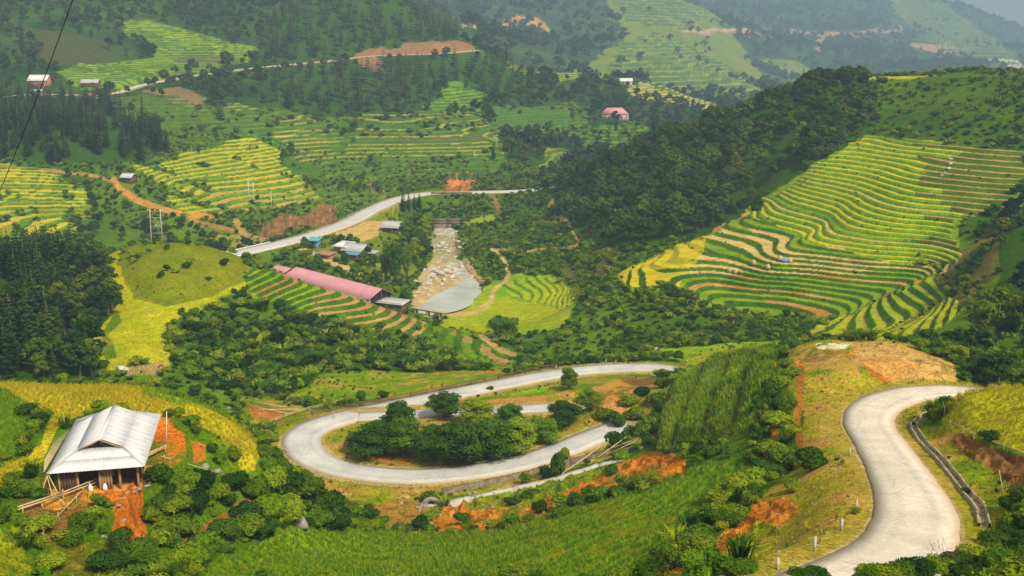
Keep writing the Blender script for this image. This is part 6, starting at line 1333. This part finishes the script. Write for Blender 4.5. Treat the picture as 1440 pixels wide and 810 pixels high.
# ------------------------------------------------------------------ trees that stand out
def hero(name, lab, cat, pos, gt_, gc, leaf, sc=(1, 1, 1), rz=0, group=None):
    rt = empty(name, pos, rz, lab, cat, group); rt.scale = sc; part('trunk', gt_, M_BARK, rt, True); part('crown', gc, leaf, rt); return rt
HT = [(500,636,150,5.0,.8,'leftmost and lowest broadleaf tree inside the hairpin'),(530,640,150,7.6,1.25,'wide round light green tree at the left of the hairpin grove'),(573,640,150,8.6,.85,'dark slender tree between the round tree and the grove inside the hairpin'),
 (608,648,150,8.2,.8,'dark tree low in the gap at the middle of the hairpin grove'),(645,650,150,9.6,1.1,'tallest full crowned tree in the centre of the hairpin grove'),(690,645,150,8.6,1.1,'broad tree right of the tallest one in the hairpin grove'),(728,636,150,7.4,1.0,'rounded tree towards the right of the hairpin grove'),
 (765,622,150,5.6,1.0,'low tree second from the right in the hairpin grove'),(795,600,150,6.4,.95,'tree at the right end of the hairpin grove, below the earth bank'),(625,588,172,6.8,1.0,'tree at the back of the hairpin grove beside the branch road'),(560,600,172,6.4,.9,'tree at the back left of the hairpin grove'),(830,575,165,5.0,1.0,'bushy tree on the slope between the grove and the bare earth'),(800,548,180,6.0,.6,'narrow dark tree at the top of the slope right of the grove'),
 (672,596,170,6.6,1.0,'tree behind the tallest one of the hairpin grove'),(715,600,170,5.8,.9,'rear tree beside the right end of the branch road')]
for k, (u, v, ym, h, wd, lab) in enumerate(HT):
    p = foot(u, v, ym); gt_, gc = broadleaf(200 + k, 15, 4200, .27, 9.0, 3.7, True, .05, shape=1.15); hero('broadleaf_tree', lab, 'tree', p, gt_, gc, M_LTREE if k % 4 else M_LBROAD, (h / 9 * wd * 1.25, h / 9 * wd * 1.25, h / 9 * .76), k * 1.3, 'trees of the grove inside the hairpin')
def bt(u, v, Ym, h, wd, lab, leaf=None, kind='b', grp=None, Y=None):
    if Y: q = P_uvY(u, v, Y); p = np.array([q[0], Y, gz(q[0], Y) + Z0])
    else: p = foot(u, v, Ym)
    sd = int(u * 7 + v)
    if kind == 'b': gt_, gc = broadleaf(sd, 9, 900, .5 * 9 / max(h, 5), 9.0, 3.6, True, .16); s = (h / 9 * wd, h / 9 * wd, h / 9)
    elif kind == 'c': gt_, gc = conifer(sd, 16, 10, 11, 2.2, True); s = (h / 11 * wd, h / 11 * wd, h / 11)
    else: gt_, gc = bamboo(sd); s = (h / 12 * wd, h / 12 * wd, h / 12)
    hero({'b': 'broadleaf_tree', 'c': 'conifer_tree', 'm': 'bamboo_clump'}[kind], lab, {'b': 'tree', 'c': 'tree', 'm': 'bamboo'}[kind], p, gt_, gc, leaf or (M_LDARK if kind == 'c' else M_LTREE), s, sd % 6, grp)
bt(1400, 500, 160, 12.5, 1.05, 'large dark tree standing at the right edge beyond the plateau', M_LHILL, Y=178); bt(1440, 510, 150, 10, 1.0, 'dark tree cut off by the right edge beyond the plateau', M_LHILL, Y=165); bt(1372, 512, 150, 6, 1.1, 'lower bushy tree left of the large dark tree at the right edge', M_LHILL, Y=170)
bt(1340, 500, 150, 4.5, 1.3, 'low spreading tree behind the right part of the bare plateau', M_LHILL, Y=166); bt(1300, 494, 150, 3.8, 1.4, 'bushy low tree just behind the plateau edge', M_LHILL, Y=163); bt(1405, 540, 130, 5, 1.4, 'dark bushy tree behind the rice mound', M_LHILL, Y=140); bt(1440, 545, 120, 5, 1.3, 'dark bushy tree behind the rice mound at the right edge', M_LHILL, Y=132)
bt(1064, 306, 350, 8.5, .8, 'single dark tree standing at the top left corner of the terraced hillside', M_LHILL)
bt(1418, 322, 240, 9, .8, 'dark tree at the right edge of the yellow terraces', M_LDARK); bt(1442, 300, 240, 9, .9, 'dark tree at the frame edge right of the terraces', M_LHILL)
bt(556, 402, 330, 16, .75, 'tall dense bamboo clump between the farmhouse and the pool', kind='m'); bt(543, 396, 330, 13, .7, 'smaller bamboo clump leaning left of the tall one by the river', kind='m'); bt(572, 392, 330, 13, .7, 'bamboo clump right of the tall one, above the gravel bank', kind='m')
for k, (u, v, h, w) in enumerate([(572,345,11,.9),(586,352,10,1),(594,335,9,1),(582,368,10,.9),(598,362,7,1.1),(568,372,9,1),(588,320,7,1)]): bt(u, v, 380, h, w, ['uppermost dark tree by the grey roofed house beside the river', 'second dark tree in the belt left of the river', 'dark tree nearest the head of the river bed', 'tree in the middle of the belt left of the river', 'low tree overhanging the rapids', 'tree behind the tall bamboo', 'small tree below the valley road by the weir'][k], grp='trees of the belt left of the river')
for k, (u, v, h) in enumerate([(567,300,13),(575,297,10),(583,296,9),(590,298,11)]): bt(u, v, 440, h, .8, ['tallest dark conifer on the near side of the valley road', 'second conifer in the row by the valley road', 'shortest conifer in the row by the valley road', 'rightmost conifer in the row by the valley road'][k], kind='c', grp='conifers beside the valley road')
bt(571, 436, 300, 7, .8, "dark round tree beside the plank footbridge")
for k, (u, v, h) in enumerate([(480,346,5),(492,344,4.5),(471,344,4),(428,349,4.5),(456,349,3),(500,347,4)]): bt(u, v, 380, h, 1.1, ['bushy tree behind the hamlet farmhouse', 'small bushy tree above the farmhouse roof', 'round bush tree left of the farmhouse', 'dark little tree by the valley road left of the stall', 'small tree right of the roadside stall', 'small tree near the bare yard of the hamlet'][k], grp='small trees of the valley hamlet')
for k, (u, v, h) in enumerate([(436,376,5),(448,379,5),(440,386,5),(500,392,6),(515,396,6),(530,400,5),(485,372,5),(512,374,6),(527,376,5)]): bt(u, v, 340, h, 1.0, 'leafy tree in the strip between the pink roof and the hamlet', grp='trees between the pink roof and the hamlet')
for k, (u, v, h, w) in enumerate([(190,205,21,.55),(203,196,26,.5),(209,208,24,.5),(217,212,20,.6),(226,216,20,.6),(184,182,16,.5),(235,218,15,.6)]): bt(u, v, 480, h, w, ['slender dark conifer at the front of the tall group left of the grassy spur', 'tallest spire of the conifer group left of the grassy spur', 'second tallest spire of the conifer group left of the grassy spur', 'conifer right of the tallest spires left of the grassy spur', 'right-hand conifer of the tall group', 'separate narrow conifer just left of the tall group', 'shortest conifer at the right end of the tall group'][k], kind='c', grp='tall conifer group left of the grassy spur')
bt(32, 70, 800, 24, .4, 'left of the two dark column shaped trees high on the left slope', kind='c'); bt(52, 76, 800, 20, .4, 'right of the two dark column shaped trees high on the left slope', kind='c')
bt(712, 88, 900, 20, .5, 'lone dark spire where the ridge meets the hazy valley', kind='c'); bt(866, 186, 780, 14, .6, 'dark conifer standing in front of the pink roofed hilltop house', kind='c'); bt(918, 195, 500, 16, .6, 'tall dark conifer on the crest left of the wooded hill', kind='c', Y=515); bt(694, 225, 600, 14, .7, 'dark tree at the right end of the brown terraces', kind='c')
for k, (u, h) in enumerate([(1128, 12), (1138, 11), (1115, 8), (1030, 9), (985, 9)]): q = pick(u, 150, 440, 560); bt(u, 140, 0, h, .6, ['left of the two pointed trees on the skyline of the wooded hill', 'right of the two pointed trees on the skyline of the wooded hill', 'small pointed tree on the skyline left of the pair', 'pointed tree on the descending crest of the wooded hill', 'lowest pointed tree on the descending crest'][k], kind='c', Y=498)
for k, (u, v, h) in enumerate([(310,170,9),(640,165,12),(632,168,11),(652,166,10),(408,220,9),(400,228,8),(700,455-40,4),(560,500,4)]):
    if k < 6: bt(u, v, 380, h, .8, ['small tree on the grassy spur', 'left tree of the clump at the end of the green spur above the terraces', 'low tree of the clump at the end of the green spur', 'right tree of the clump at the end of the green spur', 'tree in the gully right of the yellow western terraces', 'lower tree in the gully right of the yellow western terraces'][k])
# big leafy foreground shrubs and trees (u, v, height, width)
def bigbush(u, v, h, w, lab, grp, Ymin=30, leaf=None, dz=0.0):
    h *= .8; w *= .85; p = foot(u, v, Ymin); sd = int(u * 3 + v * 5); cs = .15 if p[1] < 90 else .22
    g = shrub(sd, 6 + sd % 7, 2600 if p[1] < 115 else 1800, cs, 2.2, 1.7); o = link(g.mesh('bush', leaf or (M_LSHRUB, M_LTREE, M_LBROAD, M_LSHRUB)[sd % 4]), 'bush', loc=p); o.scale = (w * RNG.uniform(.75, 1.2), w * RNG.uniform(.75, 1.2), h / 1.9 * RNG.uniform(.8, 1.25)); o.rotation_euler = (0, 0, sd % 6); tag(o, lab, 'bush', grp)
GR1 = 'dense bushes below the house yard'
for (u, v, h, w) in [(226,706,2.0,1.2),(240,684,2.0,1.2),(255,690,2.8,1.6),(280,690,2.4,1.4),(225,715,2.8,1.5),(250,725,3.0,1.6),(275,715,2.4,1.5),(300,700,2.4,1.4),(330,690,2.2,1.4),(215,735,1.8,1.1),(120,748,1.8,1.1),(100,765,1.8,1.1),(170,780,2.4,1.4),(200,795,2.4,1.5),(235,765,2.4,1.4),(255,750,2.2,1.3),(75,800,2.0,1.2),(150,800,2.0,1.3),(60,745,1.6,1.1),(290,775,2.6,1.5),(315,765,2.6,1.5),(270,795,2.4,1.5)]:
    bigbush(u, v, h, w, 'dark leafy bush crowding the clay slope below the house', GR1)
GR2 = 'dense bushes on the slope left of the hairpin bend'
for (u, v, h, w) in [(360,700,3.0,1.7),(385,690,3.0,1.6),(410,700,3.6,1.9),(435,705,3.6,1.9),(460,720,3.4,1.9),(380,725,3.2,1.7),(410,735,3.2,1.8),(345,735,2.8,1.6),(375,660,2.2,1.3),(395,670,2.6,1.4),(425,680,3.0,1.6),(370,640,1.8,1.2),(445,740,2.8,1.7),(475,745,2.6,1.6),(365,755,2.6,1.6),(340,755,2.6,1.5),(490,720,2.0,1.4),(385,620,1.6,1.1),(372,600,1.6,1.2)]:
    bigbush(u, v, h, w, 'full dark green bush on the slope just left of the hairpin bend', GR2)
GR3 = 'line of bushes between the crop slope and the grassy verge'
for (u, v, h, w) in [(1085,560,2.2,1.5),(1100,545,2.0,1.3),(1075,580,2.2,1.5),(1105,575,2.0,1.3),(1095,600,2.0,1.4),(1115,530,1.6,1.1),(1085,640,1.8,1.2),(1100,650,2.0,1.4),(1125,655,2.0,1.4),(1140,660,2.0,1.3),(1080,670,2.0,1.4),(1060,685,2.0,1.4),(1040,695,2.0,1.4),(1050,710,1.8,1.2),(1020,715,1.8,1.2),(1000,740,1.8,1.3),(1030,730,1.6,1.2),(980,760,1.8,1.3),(965,775,1.8,1.3),(985,780,1.6,1.2),(945,795,1.6,1.2),(975,800,1.6,1.2),(1060,650,1.6,1.1),(1020,740,1.6,1.1),(1115,690,1.2,.9),(1010,705,1.6,1.2)]:
    bigbush(u, v, h, w, 'dark bush in the line dividing the crop slope from the grassy verge', GR3)
GR4 = 'bushes over the retaining wall and orange cutting'
for (u, v, h, w) in [(785,668,3.6,1.2),(795,650,3.2,1.1),(872,645,1.6,1.1),(870,630,2.4,1.5),(860,665,1.6,1.0),(884,622,1.6,1.1),(870,600,2.6,1.6),(895,590,2.6,1.6),(900,615,2.6,1.5),(925,600,2.2,1.4),(850,590,2.2,1.3),(885,570,2.2,1.4),(905,555,2.2,1.4),(930,580,2.2,1.3),(720,710,1.4,1.0),(745,700,1.6,1.1),(650,735,1.4,1.1),(590,745,2.0,1.2),(605,730,1.6,1.0),(570,750,1.4,1.0),(760,720,1.4,1.0),(790,725,1.4,1.0),(830,700,1.4,1.0),(870,695,1.4,1.0),(930,545,1.8,1.2),(920,568,1.8,1.2),(640,565,1.0,.8),(690,548,1.0,.8)]:
    bigbush(u, v, h, w, 'green bush on the bank by the retaining wall and orange cutting', GR4)
GR5 = 'bushes along the bottom right edge'
for (u, v, h, w) in [(1235,815,1.0,.8),(1262,812,1.1,.8),(1290,812,1.1,.8),(1320,805,1.1,.8),(1345,795,1.0,.8),(1370,790,1.1,.8),(1400,790,1.1,.8),(1430,780,1.2,.8),(1215,820,.9,.7),(1150,812,.8,.6),(1130,815,.8,.6),(1395,765,.9,.7),(1425,755,1.0,.7),(1440,725,1.2,.8),(1420,715,1.0,.7),(1360,815,1.2,.8),(1440,810,1.2,.9),(1400,810,1.0,.8),(1030,806,.7,.6),(1050,802,.7,.6)]:
    bigbush(u, v, h, w, 'leafy bush at the very bottom right, in front of the concrete road', GR5)
for k, (u, v, h) in enumerate([(1410,690,3.0)]): leaning([foot(1412, 702), foot(1412, 702) + [-.5, .2, 2.2]], 'bare white stick leaning on the bank right of the drainage channel', .035, 'stick', M_DRY)
# bare branching shrub near the bottom right corner
p = foot(1325, 808); g = Geo(); rb = np.random.default_rng(3)
def twig(a, d, l, r, dep):
    d = d / np.linalg.norm(d); b = a + d * l; m = (a + b) / 2 + rb.normal(size=3) * l * .06; V, Q, T = tube([a, m, b], [r, r * .8, r * .6], 4); g.add(V, Q, T)
    if dep > 0:
        for _ in range(3): twig(a + (b - a) * rb.uniform(.5, 1), d + rb.normal(size=3) * .5, l * .62, r * .6, dep - 1)
for a in ((-.3, 0, 1), (.35, .1, 1), (0, .2, 1), (1.1, 0, .9)): twig(np.zeros(3), np.array(a, float), 1.1, .022, 3)
o = link(g.mesh('bare_shrub', M_WOODD), 'bare_shrub', loc=p); tag(o, 'leafless branching shrub near the bottom right corner', 'shrub')
# the air of the valley
hb = Geo(); box(hb, (0, 3950, -420), 13000, 8400, 1400); hz = link(hb.mesh('haze', None), 'haze'); hz['kind'] = 'stuff'; hz['label'] = 'pale blue haze filling the valley'; hz['category'] = 'haze'
hm = bpy.data.materials.new('valley_air'); hm.use_nodes = True; nt = hm.node_tree; nt.nodes.clear(); ou = nt.nodes.new("ShaderNodeOutputMaterial"); vo = nt.nodes.new("ShaderNodeVolumePrincipled")
vo.inputs['Color'].default_value = (.48, .74, 1.0, 1); vo.inputs['Density'].default_value = .00027; vo.inputs['Anisotropy'].default_value = 0; nt.links.new(vo.outputs[0], ou.inputs['Volume']); hz.data.materials.append(hm)
print("done", round(time.time() - T_START, 1), "objects", len(bpy.data.objects))
